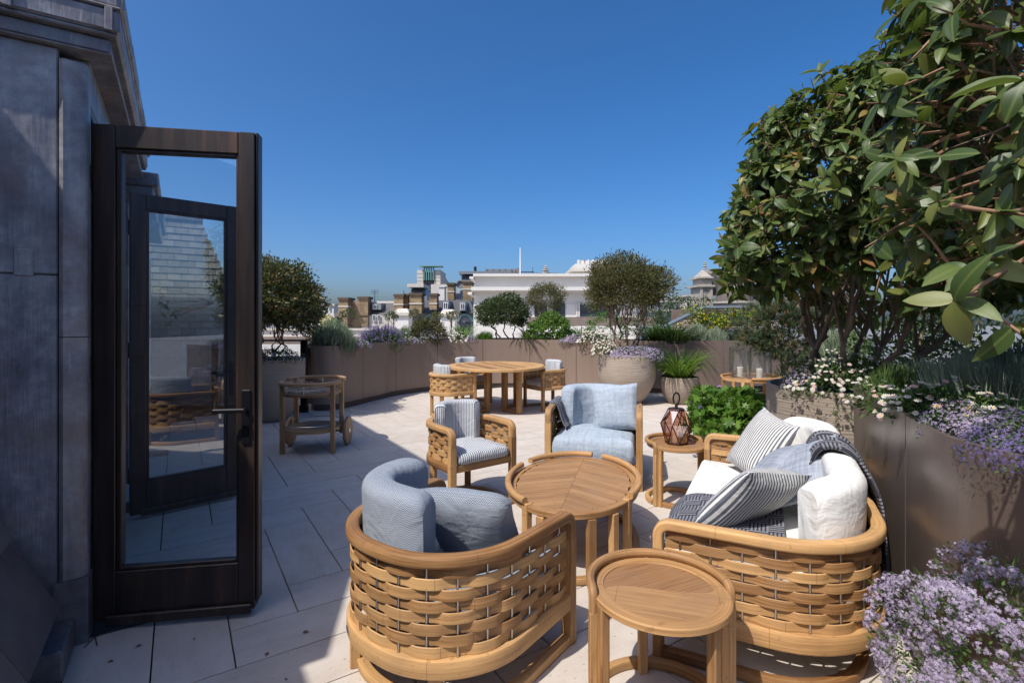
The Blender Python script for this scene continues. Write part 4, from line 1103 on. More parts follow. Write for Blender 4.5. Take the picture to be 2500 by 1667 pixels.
hurricane((4.06, 8.36, .513), .18, .44, 'front one of two clear glass hurricane lamps on the teak table')
hurricane((3.86, 8.62, .513), .17, .50, 'rear one of two clear glass hurricane lamps, half hidden by the other')
def basket():
    root = thing('flower_basket', 'white woven tray of dried flowers on the drinks trolley', 'basket', (-2.30, 5.72, .6635), .2)
    W = m_plain('bleached_wicker', (.50,.45,.38), .8, var=.3, scale=90); a, b = .19, .13
    def ell(k, z, n=40): return [Vector((a*k*math.cos(2*PI*i/n), b*k*math.sin(2*PI*i/n), z)) for i in range(n)]
    mb = MB(); mb.prism([(p.x, p.y) for p in ell(.97, 0)], 0, .008); mb.build('base', W, root)
    for z in (.022, .075):
        P = ell(1.0, z); N = [Vector((p.x/a/a, p.y/b/b, 0)).normalized() for p in P]
        mb = MB(); mb.sweep(P, rrect(.010,.016,.004,2), N, closed=True); mb.build('rim_band', W, root)
    for i in range(40):
        t = 2*PI*i/40; mb = MB(); mb.tube([(a*math.cos(t), b*math.sin(t), .008), (a*math.cos(t+.09), b*math.sin(t+.09), .07)], .0028, 4); mb.build('stave', W, root)
    n = 60; p = np.c_[RNG.normal(0,.06,n), RNG.normal(0,.04,n), RNG.uniform(.03,.13,n)]
    scatter('dried_flowers', FLOWER5, p, frames(unit(n), unit(n)), RNG.uniform(.014,.028,n), m_leaf('dried_flower', [(0,(.55,.45,.30)),(.5,(.45,.30,.22)),(.75,(.42,.06,.12)),(1,(.60,.10,.20))], .8, .1), root)
basket()
# ------------------------------------------------------------------ roofs and buildings beyond the terrace
PALE = m_plain('pale_render', (.62,.58,.52), .7, var=.08, scale=1.2); WHITE_R = m_plain('white_render', (.61,.585,.545), .7, var=.06, scale=.8)
STONE_B = m_plain('portland_stone', (.50,.46,.40), .8, var=.25, scale=2.5); GREYC = m_plain('grey_concrete', (.20,.20,.205), .7, var=.2)
BRICK = m_brick('stock_brick'); BRICK_D = m_plain('sooty_brick', (.085,.06,.042), .9, var=.3, scale=3); SLATE_F = m_slate('far_slate', (.070,.066,.064), (.125,.115,.108)); ZINC = m_plain('zinc', (.22,.24,.26), .45, .4, var=.15)
GREEN_M = m_plain('verdigris_metal', (.13,.27,.25), .5, .2); WINDOW = m_plain('far_window', (.035,.045,.055), .12, 0, var=.2, spec=.8); WFRAME = m_plain('far_white_frame', (.66,.66,.64), .6)
TIMBER = m_plain('weathered_timber', (.17,.125,.10), .8, var=.3, scale=6); TILE = m_plain('tile_roof', (.12,.10,.085), .8, var=.45, scale=5, bump=.5, bscale=7)
gl_ = MB(); gl_.box((-1500,-400,-19), (1500,2600,-18)); tag(gl_.build('city_ground', GREYC), kind='structure')
def pbox(root, name, mat, px0, px1, py0, py1, Y, d, bev=.0):
    """box whose front face covers that pixel window at depth Y and runs d metres back"""
    a, b = at(px0, py1, Y), at(px1, py0, Y); mb = MB()
    if bev: mb.bbox((a.x, Y, a.z), (b.x, Y+d, b.z), bev)
    else: mb.box((a.x, Y, a.z), (b.x, Y+d, b.z))
    return mb.build(name, mat, root, smooth=0)
def proof(root, name, mat, bl_, br, tl, tr, Y, d, back=None):
    """sloping roof: pixel corners of the front, the top set back by d"""
    P = [at(*bl_, Y), at(*br, Y), at(*tr, Y), at(*tl, Y)]; P[2].y += d; P[3].y += d
    Q = [Vector((p.x, Y + (back or 2*d), p.z)) for p in P]
    mb = MB(); mb.add(P+Q, [(0,1,2,3),(7,6,5,4),(0,4,5,1),(1,5,6,2),(2,6,7,3),(3,7,4,0)]); return mb.build(name, mat, root, smooth=0)
def pwindow(root, px0, px1, py0, py1, Y):
    w = pbox(root, 'window', WFRAME, px0, px1, py0, py1, Y-.06, .05)
    cx_ = (px0+px1)/2; t = (px1-px0)*.13
    for a, b in ((px0+t, cx_-t*.5), (cx_+t*.5, px1-t)):
        q = pbox(None, 'pane', WINDOW, a, b, py0+t*1.2, py1-t*1.2, Y-.075, .01); q.parent = w
def stack(root, px0, px1, py0, py1, Y, d, mat=None, pots=0, band=None):
    c = pbox(root, 'chimney', mat or BRICK, px0, px1, py0+5, py1, Y, d)
    s_ = pbox(None, 'chimney_cap', BRICK_D if not mat else mat, px0-2, px1+2, py0, py0+5.4, Y-.15, d+.3); s_.parent = c
    if band: b_ = pbox(None, 'string_course', STONE_B, px0-1, px1+1, band-1.5, band+1.5, Y-.06, d+.12); b_.parent = c
# --- brick house with gable wall
h = thing('brick_house', 'old yellow brick house with a broad gable and chimney stacks on the skyline', 'house')
pbox(h, 'wall', BRICK, 850, 898, 736, 800, 46, 6); stack(h, 826, 849, 726, 800, 45, 1.6, band=748); stack(h, 874, 898, 724, 770, 45.9, 1.2)
proof(h, 'roof', SLATE_F, (899,770), (962,770), (905,738), (950,738), 46.3, 2.2); pbox(h, 'upper_wall', STONE_B, 899, 960, 770, 806, 46.3, 5)
for x0, x1 in ((909,917), (921,928)): pwindow(h, x0, x1, 768, 783, 46.2)
pbox(h, 'dormer', ZINC, 908, 930, 740, 756, 46.6, 2); pwindow(h, 911, 920, 743, 755, 46.55)
proof(h, 'roof_apron', TILE, (815,770), (850,770), (826,752), (850,752), 46.4, 1)
pbox(h, 'wall', STONE_B, 812, 850, 770, 806, 46.5, 4); pbox(h, 'glass_screen', GREEN_M, 852, 945, 723.5, 725, 50, .1); 
h = thing('pale_block', 'low pale flat roofed block far behind the rounded shrub', 'building')
pbox(h, 'wall', PALE, 778, 815, 746, 800, 70, 8); pbox(h, 'roof_edge', STONE_B, 776, 817, 742, 746.5, 69.8, 8.4); pbox(h, 'plant_room', GREYC, 806, 824, 742, 768, 75, 4)
for x0 in (784, 794, 803): pwindow(h, x0, x0+4, 750, 759, 69.9)
# --- slate roofed terrace with chimneys
h = thing('slate_roof_terrace', 'dark slate roofed terrace houses with brick chimney stacks and white dormer windows', 'building')
pbox(h, 'wall', GREYC, 960, 1160, 762, 815, 48, 6)
proof(h, 'roof', SLATE_F, (955,764), (1160,764), (985,730), (1140,730), 47.6, 3.2)
stack(h, 962, 984, 718, 760, 46.6, 1.5, band=743); stack(h, 987, 995, 717, 760, 47.4, 1.2, band=743); stack(h, 1000, 1029, 715, 765, 46.5, 1.6, band=741); stack(h, 1049, 1066, 716, 756, 46.8, 1.4, band=741)
for x0, x1, y0, y1 in ((1082,1093,738,754), (1124,1134,740,756)):
    pbox(h, 'dormer', ZINC, x0-3, x1+3, y0-4, y1+3, 47.3, 3); pwindow(h, x0, x1, y0, y1, 47.2)
for cx_ in (1052, 1135):                                          # copper arched windows
    a = at(cx_, 785, 47.8); mb = MB(); n = 10; V = []
    for i in range(n+1):
        t = PI*i/n
        for r, y in ((.55,0),(.75,0),(.75,.25),(.55,.25)): V.append((a.x+r*math.cos(t), 47.8+y, a.z+r*math.sin(t)))
    mb.add(V, [(i*4+j, i*4+(j+1)%4, i*4+4+(j+1)%4, i*4+4+j) for i in range(n) for j in range(4)]); mb.build('window_arch', GREEN_M, h)
    pbox(h, 'window', WINDOW, cx_-13, cx_+13, 786, 806, 47.95, .04)
pbox(h, 'parapet', PALE, 920, 985, 735, 764, 49, .5)
# --- stone tower with green fins
h = thing('stone_tower', 'square stone tower block with green metal fins in its centre bay', 'tower')
pbox(h, 'wall', STONE_B, 1018, 1033, 659, 740, 110, 9); pbox(h, 'wall', STONE_B, 1060, 1075, 659, 740, 110, 9); pbox(h, 'core', GREYC, 1033.2, 1059.8, 664, 740, 111.5, 7)
mb = MB(); A = [at(1075,740,110), at(1075,658,110), at(1096,690,119), at(1096,740,119)]; B_ = [Vector((p.x-.3, p.y+.4, p.z)) for p in A]
mb.add(A+B_, [(0,1,2,3),(7,6,5,4),(0,3,7,4),(1,5,6,2),(2,6,7,3),(0,4,5,1)]); mb.build('side_wall', STONE_B, h, smooth=0)
for i in range(5): pbox(h, 'fin', GREEN_M, 1034+i*5.6, 1036.4+i*5.6, 648, 684, 109.5, .8)
pbox(h, 'fin_cap', GREEN_M, 1024, 1078, 648, 650.5, 109, 3); pbox(h, 'spandrel', GREEN_M, 1034, 1059, 675, 683, 110.8, .5)
for j in range(5): pbox(h, 'floor_band', GREYC, 1033.5, 1059.5, 688+j*9, 691+j*9, 111.0, .5)
for j in range(8):
    for x0 in (1018.5, 1060.5): pbox(h, 'stone_joint', GREYC, x0, x0+14, 668+j*9, 668.5+j*9, 109.96, .05)
pbox(h, 'lower_wall', STONE_B, 1052, 1098, 694, 745, 107, 4); 
# --- grey mansard with flat top
h = thing('zinc_mansard', 'small grey zinc mansard pavilion in front of the stone tower', 'building')
proof(h, 'roof', ZINC, (990,722), (1040,722), (997,701), (1030,701), 80, 3); pbox(h, 'roof_cap', STONE_B, 994, 1034, 692.5, 701, 80, 6); pbox(h, 'wall', ZINC, 988, 1042, 722, 750, 80, 6)
# --- curved zinc roof building
h = thing('zinc_gable_building', 'zinc clad gabled rooftop with a round window beside the white building', 'building')
proof(h, 'roof', ZINC, (1108,730), (1160,730), (1122,668), (1160,668), 60, 3); pbox(h, 'roof_cap', ZINC, 1120, 1240, 662, 669, 62, 8)
a = at(1123, 693, 59.9); mb = MB(); M = Matrix.Translation((a.x, 60.6, a.z)) @ Matrix.Rotation(PI/2, 4, 'X'); mb.lathe([(0,0),(.5,0),(.5,.5),(.35,.5),(.35,.3),(0,.3)], 20, M); mb.build('round_window', GREYC, h)
stack(h, 1130, 1153, 686, 760, 57, 2, band=706); stack(h, 1092, 1108, 690, 732, 58, 2, band=712)
h = thing('white_chimney', 'plain white painted chimney beside the stone tower', 'chimney'); pbox(h, 'shaft', WHITE_R, 1072, 1085, 700, 748, 55, 1.5); pbox(h, 'cap', WHITE_R, 1070, 1087, 698, 701, 54.9, 1.7)
# --- plant screens on the far roof, flagpole, finial
h = thing('rooftop_plant_screen', 'dark louvred plant enclosure on the far roof behind the white building', 'building')
pbox(h, 'screen_wall', GREYC, 1184, 1258, 657, 672, 75, 6); pbox(h, 'screen_end', GREYC, 1258, 1269, 655, 672, 76, 6)
for i in range(5): pbox(h, 'louvre_post', ZINC, 1186+i*15, 1189+i*15, 656, 672, 74.8, .2)
pbox(h, 'roof_deck', ZINC, 1155, 1364, 666.5, 674, 74, 10); pbox(h, 'vent_cowl', BLACK, 1157, 1163, 651, 662, 74, .6); pbox(h, 'railing', BLACK, 1272, 1304, 663, 664.5, 74.5, .1)
for i in range(6): pbox(h, 'rail_post', BLACK, 1273+i*5.8, 1274+i*5.8, 663.5, 668, 74.5, .1)
pole = MB(); a = at(1270, 672, 34); b = at(1270, 605, 34); pole.tube([a, b], .045, 8, .03); o = pole.build('flagpole', m_plain('white_pole', (.72,.72,.72), .4)); tag(o, 'bare white flagpole standing on the white building', 'flagpole')
def finial(name, label, cat, px, py0, py1, Y, rr):
    a, b = at(px, py1, Y), at(px, py0, Y); hh = b.z-a.z; P = [(0,0)]
    for t, r in ((0,.9),(.12,.9),(.14,.5),(.25,.45),(.36,1),(.46,.45),(.52,.35),(.62,.75),(.7,.3),(.76,.25),(.86,.5),(.93,.2),(1,0)): P.append((r*rr, t*hh))
    mb = MB(); mb.lathe(P, 12); o = mb.build(name, STONE_B, None, loc=a); return tag(o, label, cat)
finial('roof_finial', 'small stone ball finial above the parapet of the white building', 'finial', 1332, 648, 667, 60, .5)
# --- white rendered building with deep cornices
h = thing('white_building', 'long white rendered rooftop building with two projecting cornices', 'building'); Yb = 30
pbox(h, 'wall', WHITE_R, 1156, 1562, 742, 830, Yb, 8); pbox(h, 'attic_wall', WHITE_R, 1160, 1560, 674, 700.5, Yb+.15, 7)
pbox(h, 'coping', WHITE_R, 1155, 1565, 668, 674.2, Yb-.25, 8); pbox(h, 'cornice', WHITE_R, 1150, 1570, 700.2, 709, Yb-.75, 8.5)
pbox(h, 'frieze', WHITE_R, 1157, 1560, 709.2, 742.2, Yb-.0+.05, 7.5); pbox(h, 'cornice_bed', WHITE_R, 1153, 1566, 709.1, 713, Yb-.4, 8)
pbox(h, 'side_cornice', WHITE_R, 1142, 1152.5, 713, 719, Yb-.3, 7); pbox(h, 'side_cornice', WHITE_R, 1146, 1156, 675, 680, Yb-.3, 7)
d_ = pbox(h, 'opening', WINDOW, 1415, 1500, 742, 773, Yb-.03, .02); 
for x0, x1 in ((1407,1410), (1412,1415.5)): pbox(h, 'door_casing', WHITE_R, x0, x1, 740, 773, Yb-.12, .1)
for k in range(3): pbox(h, 'window', WINDOW, 1260+k*45, 1290+k*45, 740, 773, Yb-.03, .02)
t_ = thing('timber_parapet', 'weathered timber parapet below the white building', 'parapet')
for j in range(4): pbox(t_, 'board', TIMBER, 1290, 1600, 774+j*5.5, 779.2+j*5.5, 25, .1)
h = thing('stone_chimney_block', 'wide pale stone chimney block with a row of square pots', 'chimney'); Yc = 36
pbox(h, 'shaft', STONE_B, 1406, 1490, 660, 690, Yc, 3); pbox(h, 'cap', STONE_B, 1394, 1500, 654, 662, Yc-.5, 4); pbox(h, 'upper_block', WHITE_R, 1404, 1492, 644, 654.3, Yc-.1, 3.2)
for k in range(7): pbox(h, 'chimney_pot', WHITE_R, 1411+k*11.8, 1415+k*11.8, 634, 644.4, Yc+.2, .5); 
for k in range(6): pbox(h, 'pot_panel', WHITE_R, 1415.2+k*11.8, 1422.6+k*11.8, 637, 644.2, Yc+.3, .3)
# --- stone pavilion and tiled turret on the right
STONE_C = m_plain('sooty_stone', (.36,.33,.28), .85, var=.45, scale=3.5, bump=.4, bscale=9)
h = thing('stone_pavilion', 'ornate carved stone turret pavilion with a ball finial', 'tower'); Yp = 42
pbox(h, 'shaft', STONE_C, 1709, 1741, 700, 770, Yp, 2.2); pbox(h, 'cornice', STONE_C, 1704, 1746, 695.5, 700.2, Yp-.25, 2.7); pbox(h, 'upper_stage', STONE_C, 1712, 1738, 679, 695.7, Yp+.1, 2)
pbox(h, 'cornice', STONE_C, 1708, 1742, 675.5, 679.2, Yp-.15, 2.4); pbox(h, 'niche', GREYC, 1720, 1728, 706, 716, Yp-.03, .05); pbox(h, 'niche', GREYC, 1721, 1726, 721, 738, Yp-.03, .05)
for s_ in (-1, 1): pbox(h, 'pilaster', STONE_C, 1725+s_*12-3, 1725+s_*12+3, 701, 768, Yp-.12, .3)
A = at(1711, 676, Yp); B_ = at(1739, 676, Yp); mb = MB(); c_ = at(1722, 655, Yp)
mb.add([A, B_, B_+Vector((0,2,0)), A+Vector((0,2,0)), Vector((c_.x+.1, Yp+1, c_.z))], [(0,1,4),(1,2,4),(2,3,4),(3,0,4),(3,2,1,0)]); mb.build('pediment_roof', STONE_C, h, smooth=0)
a, b = at(1720.5,657,Yp+1), at(1720.5,638,Yp+1); mb = MB(); hh = b.z-a.z; mb.lathe([(0,0),(.16,0),(.16,.1*hh),(.08,.2*hh),(.2,.35*hh),(.07,.5*hh),(.15,.64*hh),(.05,.76*hh),(.09,.88*hh),(0,hh)], 10); mb.build('finial', STONE_C, h, loc=a)
h = thing('tiled_turret', 'conical tiled turret roof behind the glossy leaved tree', 'turret'); Yt = 40
a = at(1792, 741, Yt); mb = MB(); zt = at(1792, 585, Yt).z - a.z
mb.lathe([(0,0),(1.42,0),(1.40,.3),(1.20,1.2),(.98,2.4),(.74,3.3),(.42,4.3),(0,zt)], 28); mb.build('cone_roof', TILE, h, loc=a)
mb = MB(); mb.lathe([(0,-3),(1.5,-3),(1.5,-.02),(1.75,.0),(1.75,.14),(1.35,.16),(0,.16)], 28); mb.build('drum_wall', STONE_C, h, loc=a); pbox(h, 'lucarne', WFRAME, 1787, 1797, 694, 710, Yt-1.15, .5); pbox(h, 'roof_box', SLATE_F, 1738, 1762, 668, 720, Yt+2.5, 2.5); pbox(h, 'roof_box', STONE_C, 1735, 1752, 656, 668.5, Yt+3, 2)
h = thing('low_roof_range', 'row of low pale rooftop blocks behind the wooden screen', 'building')
for x0, x1, y0, y1, Y in ((1600,1630,722,760,60), (1655,1686,727,760,52), (1686,1708,722,760,50), (1590,1660,737,762,40)): pbox(h, 'wall', PALE, x0, x1, y0, y1, Y, 6); pbox(h, 'coping', STONE_B, x0-2, x1+2, y0-3, y0+.4, Y-.3, 6.5)
for k in range(4): pbox(h, 'chimney_pot', m_plain('terracotta', (.40,.22,.13), .8) if k == 0 else bpy.data.materials['terracotta'], 1690+k*4.5, 1693+k*4.5, 711, 719.2, 50.5, .4)
# --- slatted timber screen with a sloping metal coping
h = thing('slatted_screen', 'pale horizontal timber slat screen with a sloping metal coping', 'screen'); Ys = 15.5
LT = m_plain('pale_slat', (.52,.42,.35), .7, var=.15)
for k in range(15):
    y = 752.5 + k*4.9; xl = max(1560, 1716 - (y-752)*1.55)
    pbox(h, 'slat', LT, xl, 1900, y, y+2.9, Ys, .04)
for x in (1750, 1840): pbox(h, 'upright', TIMBER, x, x+3, 752, 830, Ys+.05, .05)
a, b, c_ = at(1500, 858, 12.2), at(1716, 751, 15.4), at(1905, 749.5, 15.4); mb = MB(); mb.sweep([a, a.lerp(b,.5), b, b.lerp(c_,.1), c_], rrect(.16,.07,.02,2), [Vector((0,1,.2))]*5); mb.build('metal_coping', ZINC, h)
pbox(h, 'backing', TIMBER, 1640, 1900, 756, 830, Ys+.12, .03)
# --- neighbouring roof deck seen past the balustrade, with stone piers and clipped trees
ROOFD = m_plain('pale_roof_deck', (.50,.46,.42), .8, var=.15, scale=.7)
mb = MB(); mb.box((-60, 11.4, -1.2), (9, 44, -.55)); mb.box((-60, 8.35, -1.2), (-3.3, 11.39, -.55)); o = mb.build('neighbour_roof', ROOFD, smooth=0); tag(o, kind='structure')
h = thing('roof_parapet', 'long low stone parapet across the neighbouring roof', 'parapet')
pbox(h, 'wall', PALE, 380, 980, 806, 822, 22, .4); pbox(h, 'coping', STONE_B, 378, 982, 802, 806.2, 21.9, .6); pbox(h, 'plinth', TIMBER, 380, 980, 822.2, 840, 21.8, .7)
def dome_pier(label, px0, px1, py0, py1, Y):
    r = thing('stone_pier', label, 'pier', (0,0,0), 0, 'domed stone parapet piers')
    pbox(r, 'shaft', WHITE_R, px0+3, px1-3, py0+17, py1, Y, 1.2); pbox(r, 'cap', STONE_B, px0, px1, py0+10, py0+17.3, Y-.15, 1.5)
    A = at(px0+1, py0+10.2, Y); B_ = at(px1-1, py0+10.2, Y); z2 = at(px0, py0, Y).z; t = (B_.x-A.x)*.2
    mb = MB(); mb.hull8([Vector((A.x,Y,A.z)), Vector((B_.x,Y,A.z)), Vector((B_.x,Y+1.2,A.z)), Vector((A.x,Y+1.2,A.z))], [Vector((A.x+t,Y+.25,z2)), Vector((B_.x-t,Y+.25,z2)), Vector((B_.x-t,Y+.95,z2)), Vector((A.x+t,Y+.95,z2))]); mb.build('dome_cap', STONE_B, r, smooth=0)
dome_pier('domed white stone pier standing between the two small clipped trees', 960, 1000, 753, 830, 30)
dome_pier('domed white stone pier nearest the white building', 1072, 1113, 755, 830, 30)

# aerials and vents on the far roofs
for k, (px, py0, py1, Y, lab) in enumerate(((697,690,742,60,'thin aerial mast left of the brick gable'), (915,708,738,46.5,'small aerial above the slate roof beside the gable'), (986,708,720,47,'flue pipe beside the twin brick stacks'), (1300,652,666,74,'short aerial on the far roof deck'), (1612,700,724,60,'aerial on the low roofs behind the bowl tree'))):
    a, b = at(px, py1, Y), at(px, py0, Y); mb = MB(); mb.tube([a, b], .035, 5, .02)
    if k in (1, 4):
        for j in range(3): q = a.lerp(b, .72+.13*j); mb.tube([q-Vector((.35,0,0)), q+Vector((.35,0,0))], .015, 4)
    tag(mb.build('aerial', BLACK), lab, 'aerial')
# ------------------------------------------------------------------ planting
L_DARK = m_leaf('leaf_dark', [(0,(0.023,0.047,0.016)),(.5,(0.046,0.081,0.026)),(.85,(0.078,0.111,0.036)),(1,(0.169,0.111,0.039))], .38, .22, .5)
L_BRONZE = m_leaf('leaf_bronze', [(0,(.035,.055,.018)),(.5,(.080,.100,.034)),(.75,(.15,.110,.042)),(1,(.21,.10,.042))], .42, .22, .45)
L_OLIVE = m_leaf('leaf_olive', [(0,(.075,.085,.034)),(.5,(.135,.140,.058)),(.8,(.19,.170,.080)),(1,(.24,.15,.07))], .5, .25, .35)
L_BRIGHT = m_leaf('leaf_bright', [(0,(0.056,0.136,0.019)),(.5,(0.112,0.240,0.032)),(1,(0.208,0.336,0.056))], .42, .32, .4)
L_GRASS = m_leaf('leaf_grass', [(0,(0.075,0.165,0.018)),(.5,(0.150,0.270,0.033)),(1,(0.255,0.360,0.075))], .45, .35, .35)
L_GRASSD = m_leaf('leaf_grass_dark', [(0,(0.018,0.045,0.015)),(.5,(0.033,0.075,0.021)),(1,(0.075,0.128,0.038))], .45, .2, .35)
L_SILVER = m_leaf('leaf_silver', [(0,(0.175,0.236,0.149)),(.5,(0.298,0.367,0.245)),(1,(0.455,0.507,0.367))], .7, .2, .15)
L_HERB = m_leaf('leaf_herb', [(0,(0.036,0.080,0.020)),(.5,(0.072,0.138,0.035)),(1,(0.145,0.210,0.058))], .6, .25, .25)
L_PINE = m_leaf('leaf_pine', [(0,(0.039,0.072,0.036)),(.5,(0.072,0.111,0.055)),(.85,(0.117,0.150,0.078)),(1,(0.390,0.182,0.078))], .6, .1, .25)
L_YEL = m_leaf('leaf_yellow', [(0,(.10,.13,.01)),(.5,(.40,.33,.015)),(1,(.62,.50,.03))], .5, .3, .3)
P_LILAC = m_leaf('petal_lilac', [(0,(.40,.31,.51)),(.5,(.54,.44,.63)),(1,(.70,.60,.74))], .8, .25, .1)
P_PURPLE = m_leaf('petal_purple', [(0,(.14,.10,.30)),(.5,(.22,.16,.42)),(1,(.33,.25,.52))], .8, .25, .1)
P_WHITE = m_leaf('petal_white', [(0,(.66,.64,.62)),(.75,(.76,.74,.72)),(.9,(.66,.42,.47)),(1,(.58,.28,.38))], .7, .2, .1)
P_EYE = m_plain('daisy_eye', (.62,.42,.04), .7)
P_BLUE = m_leaf('petal_violet', [(0,(.20,.13,.45)),(1,(.34,.24,.62))], .7, .25, .1)
UPV = np.array([0., 0., 1.])
def lumpy(d, seed, amp=.12, fr=2.3):
    r = np.random.default_rng(seed); s_ = np.ones(len(d))
    for k in range(5):
        w = r.normal(size=3)*fr*(1+.5*k); s_ += amp/(1+.4*k)*np.sin(d @ w + r.random()*6.28)
    return s_
def shell(n, c, rad, seed, inner=.55, zmin=-.6, amp=.12, power=.45):
    """points in the outer shell of a lumpy ellipsoid, with outward directions"""
    d = unit(int(n*2.2)); d = d[d[:,2] > zmin][:n]
    t = inner + (1-inner)*RNG.random(len(d))**power
    p = d*np.array(rad)*(lumpy(d, seed, amp)*t)[:,None]
    nrm = d/np.array(rad); nrm /= np.linalg.norm(nrm, axis=1, keepdims=True)
    return p + np.array(c), nrm
def leaves(root, name, tmpl, p, nrm, size, wid, mat, jit=.9, up=.25, thick=1.0, clump=None):
    n = len(p); d = nrm + unit(n)*jit + UPV*up; ups = nrm + unit(n)*.5
    L = size*RNG.uniform(.65,1.25,n); sz = np.c_[L*wid, L, L*thick]
    return scatter(name, tmpl, p, frames(d, ups), sz, mat, root)
def grow(root, base, crown_c, rad, stems, mat, r0, seed, spread=.06, subs=5, name='trunk', twist=.12, low=.35):
    """multi-stem trunk with limbs running up into the crown"""
    rg = np.random.default_rng(seed); base = Vector(base); C = Vector(crown_c); R = Vector(rad)
    for s_ in range(stems):
        a = 2*PI*(s_+rg.random()*.6)/stems; b = base + Vector((math.cos(a), math.sin(a), 0))*spread
        k = .25 + .4*rg.random()
        top = C + Vector((math.cos(a)*R.x*k, math.sin(a)*R.y*k, -R.z*low))
        P = []
        for i in range(8):
            t = i/7; q = b.lerp(top, t); w = math.sin(t*PI)*twist
            P.append(q + Vector((rg.normal()*w*.4, rg.normal()*w*.4, 0)) + Vector((math.cos(a), math.sin(a), 0))*w*.35)
        mb = MB(); mb.tube(P, r0, 7, r0*.55)
        for j in range(subs):
            t0 = .45 + .5*rg.random(); i0 = min(6, int(t0*7)); st = P[i0].lerp(P[i0+1], t0*7-i0) if i0 < 7 else P[-1]
            dr = Vector(rg.normal(size=3)); dr.z = abs(dr.z)*.9+.1; dr.normalize(); dr = (dr + Vector((math.cos(a), math.sin(a), .2))*.5).normalized()
            e = C + Vector((dr.x*R.x, dr.y*R.y, dr.z*R.z))*(.75+.15*rg.random())
            Q = []
            for i in range(6):
                t = i/5; Q.append(st.lerp(e, t) + Vector(rg.normal(size=3))*.035*math.sin(t*PI) + Vector((0,0,.06*math.sin(t*PI))))
            mb.tube(Q, r0*.5*(1-t0*.3), 5, r0*.13)
            for m in range(3):
                s2 = Q[2+m % 3]; d2 = (e-st).normalized() + Vector(rg.normal(size=3))*.6; e2 = s2 + d2.normalized()*(e-st).length*.22
                mb.tube([s2, s2.lerp(e2,.5)+Vector(rg.normal(size=3))*.015, e2], r0*.22, 4, r0*.07)
        mb.build(name, mat, root)
def shrub(name, label, c, rad, n, leafsz, wid, mat, base=None, stems=0, bark=None, r0=.02, seed=1, zmin=-.75, amp=.10, inner=.5, cat='shrub', group=None, subs=5, spread=.06, up=.25, tmpl=LEAF4, jit=.9, low=.35):
    root = thing(name, label, cat, (0,0,0), 0, group)
    kc = 9; p, nrm = shell(max(20, n//kc), c, rad, seed, inner, zmin, amp)                 # leaves gather in sprays
    m_ = len(p)*kc; sp_ = RNG.normal(size=(m_,3))*np.array(rad)*.055 + nrm.repeat(kc,0)*RNG.uniform(-.09,.09,(m_,1))*np.array(rad); p = p.repeat(kc,0) + sp_; nrm = nrm.repeat(kc,0)
    leaves(root, 'crown', tmpl, p, nrm, leafsz, wid, mat, jit, up)
    if stems: grow(root, base, c, rad, stems, bark or BARK_D, r0, seed, spread, subs, low=low)
    return root
def mound_pts(n, c, rad, seed, amp=.14, lo=.0, inner=.75):
    return shell(n, c, rad, seed, inner, lo, amp, .6)
def thyme(label, c, rad, n, fl, seed, fmat=None, leafn=None, cat='plant', group='flowering thyme cushions'):
    root = thing('thyme_plant', label, cat, (0,0,0), 0, group)
    p, nr = mound_pts(leafn or n//2, c, rad, seed, .12, -.25, .6); leaves(root, 'foliage', LEAF4, p, nr, fl*1.5, .5, L_HERB, 1.0, .3)
    p, nr = mound_pts(n, c, rad, seed, .12, -.15, .9); p += nr*fl*.5
    scatter('flowers', FLOWER5, p, frames(np.cross(nr, unit(len(p)))+1e-3, nr + unit(len(p))*.45), fl*RNG.uniform(.35,.65,len(p)), fmat or P_LILAC, root); return root
def daisies(label, c, rad, n, fl, seed, leafn=None, leaf=.03, group='daisy clumps'):
    root = thing('daisy_plant', label, 'plant', (0,0,0), 0, group)
    p, nr = mound_pts(leafn or n*5, c, rad, seed, .2, -.3, .5); leaves(root, 'foliage', LEAF4, p, nr, leaf, .4, L_HERB, 1.1, .4)
    p, nr = mound_pts(n, c, rad, seed, .2, -.1, .95); p += nr*leaf*RNG.uniform(.3,1.2,len(p))[:,None]
    face = nr*.6 + UPV*.7 + unit(len(p))*.4 + np.array([-.15,-.35,0]); R = frames(np.cross(face, unit(len(p))), face); sz = fl*RNG.uniform(.4,.6,len(p))
    scatter('petals', DAISY, p, R, sz, P_WHITE, root)
    scatter('flower_centres', DISC6, p + face/np.linalg.norm(face,axis=1,keepdims=True)*(sz*.08)[:,None], R, sz*.30, P_EYE, root); return root
def spikes(name, label, c, rad, n, L, w, mat, seed, flowers=0, fmat=None, fl=.012, lean=.45, cat='plant', group=None, tmpl=BLADE):
    """upright fine stems (lavender, santolina, catmint) over a mound"""
    root = thing(name, label, cat, (0,0,0), 0, group); c = np.array(c); rad = np.array(rad)
    q = RNG.uniform(-1,1,(int(n*1.4),2)); q = q[(q**2).sum(1) < 1][:n]; k = len(q)
    h = np.sqrt(np.maximum(0,1-(q**2).sum(1)))
    d = np.c_[q*lean*rad[:2]/rad[:2].max(), np.full(k,.8)] + unit(k)*.22; d /= np.linalg.norm(d,axis=1,keepdims=True)
    top = c + np.c_[q*rad[:2], h*rad[2]*(lumpy(np.c_[q,h],seed,.12,3))]
    ll = L*RNG.uniform(.6,1.2,k); base = top - d*ll[:,None]
    scatter('stems', tmpl, base, frames(d, unit(k)), np.c_[np.full(k,w), ll, ll], mat, root)
    if flowers:
        m = RNG.integers(0,k,flowers); t = RNG.uniform(.62,1.12,flowers); p = base[m] + d[m]*(ll[m]*t)[:,None] + unit(flowers)*fl*.6
        scatter('flowers', FLOWER5, p, frames(unit(flowers), unit(flowers)), fl*RNG.uniform(.5,1.0,flowers), fmat, root)
    return root
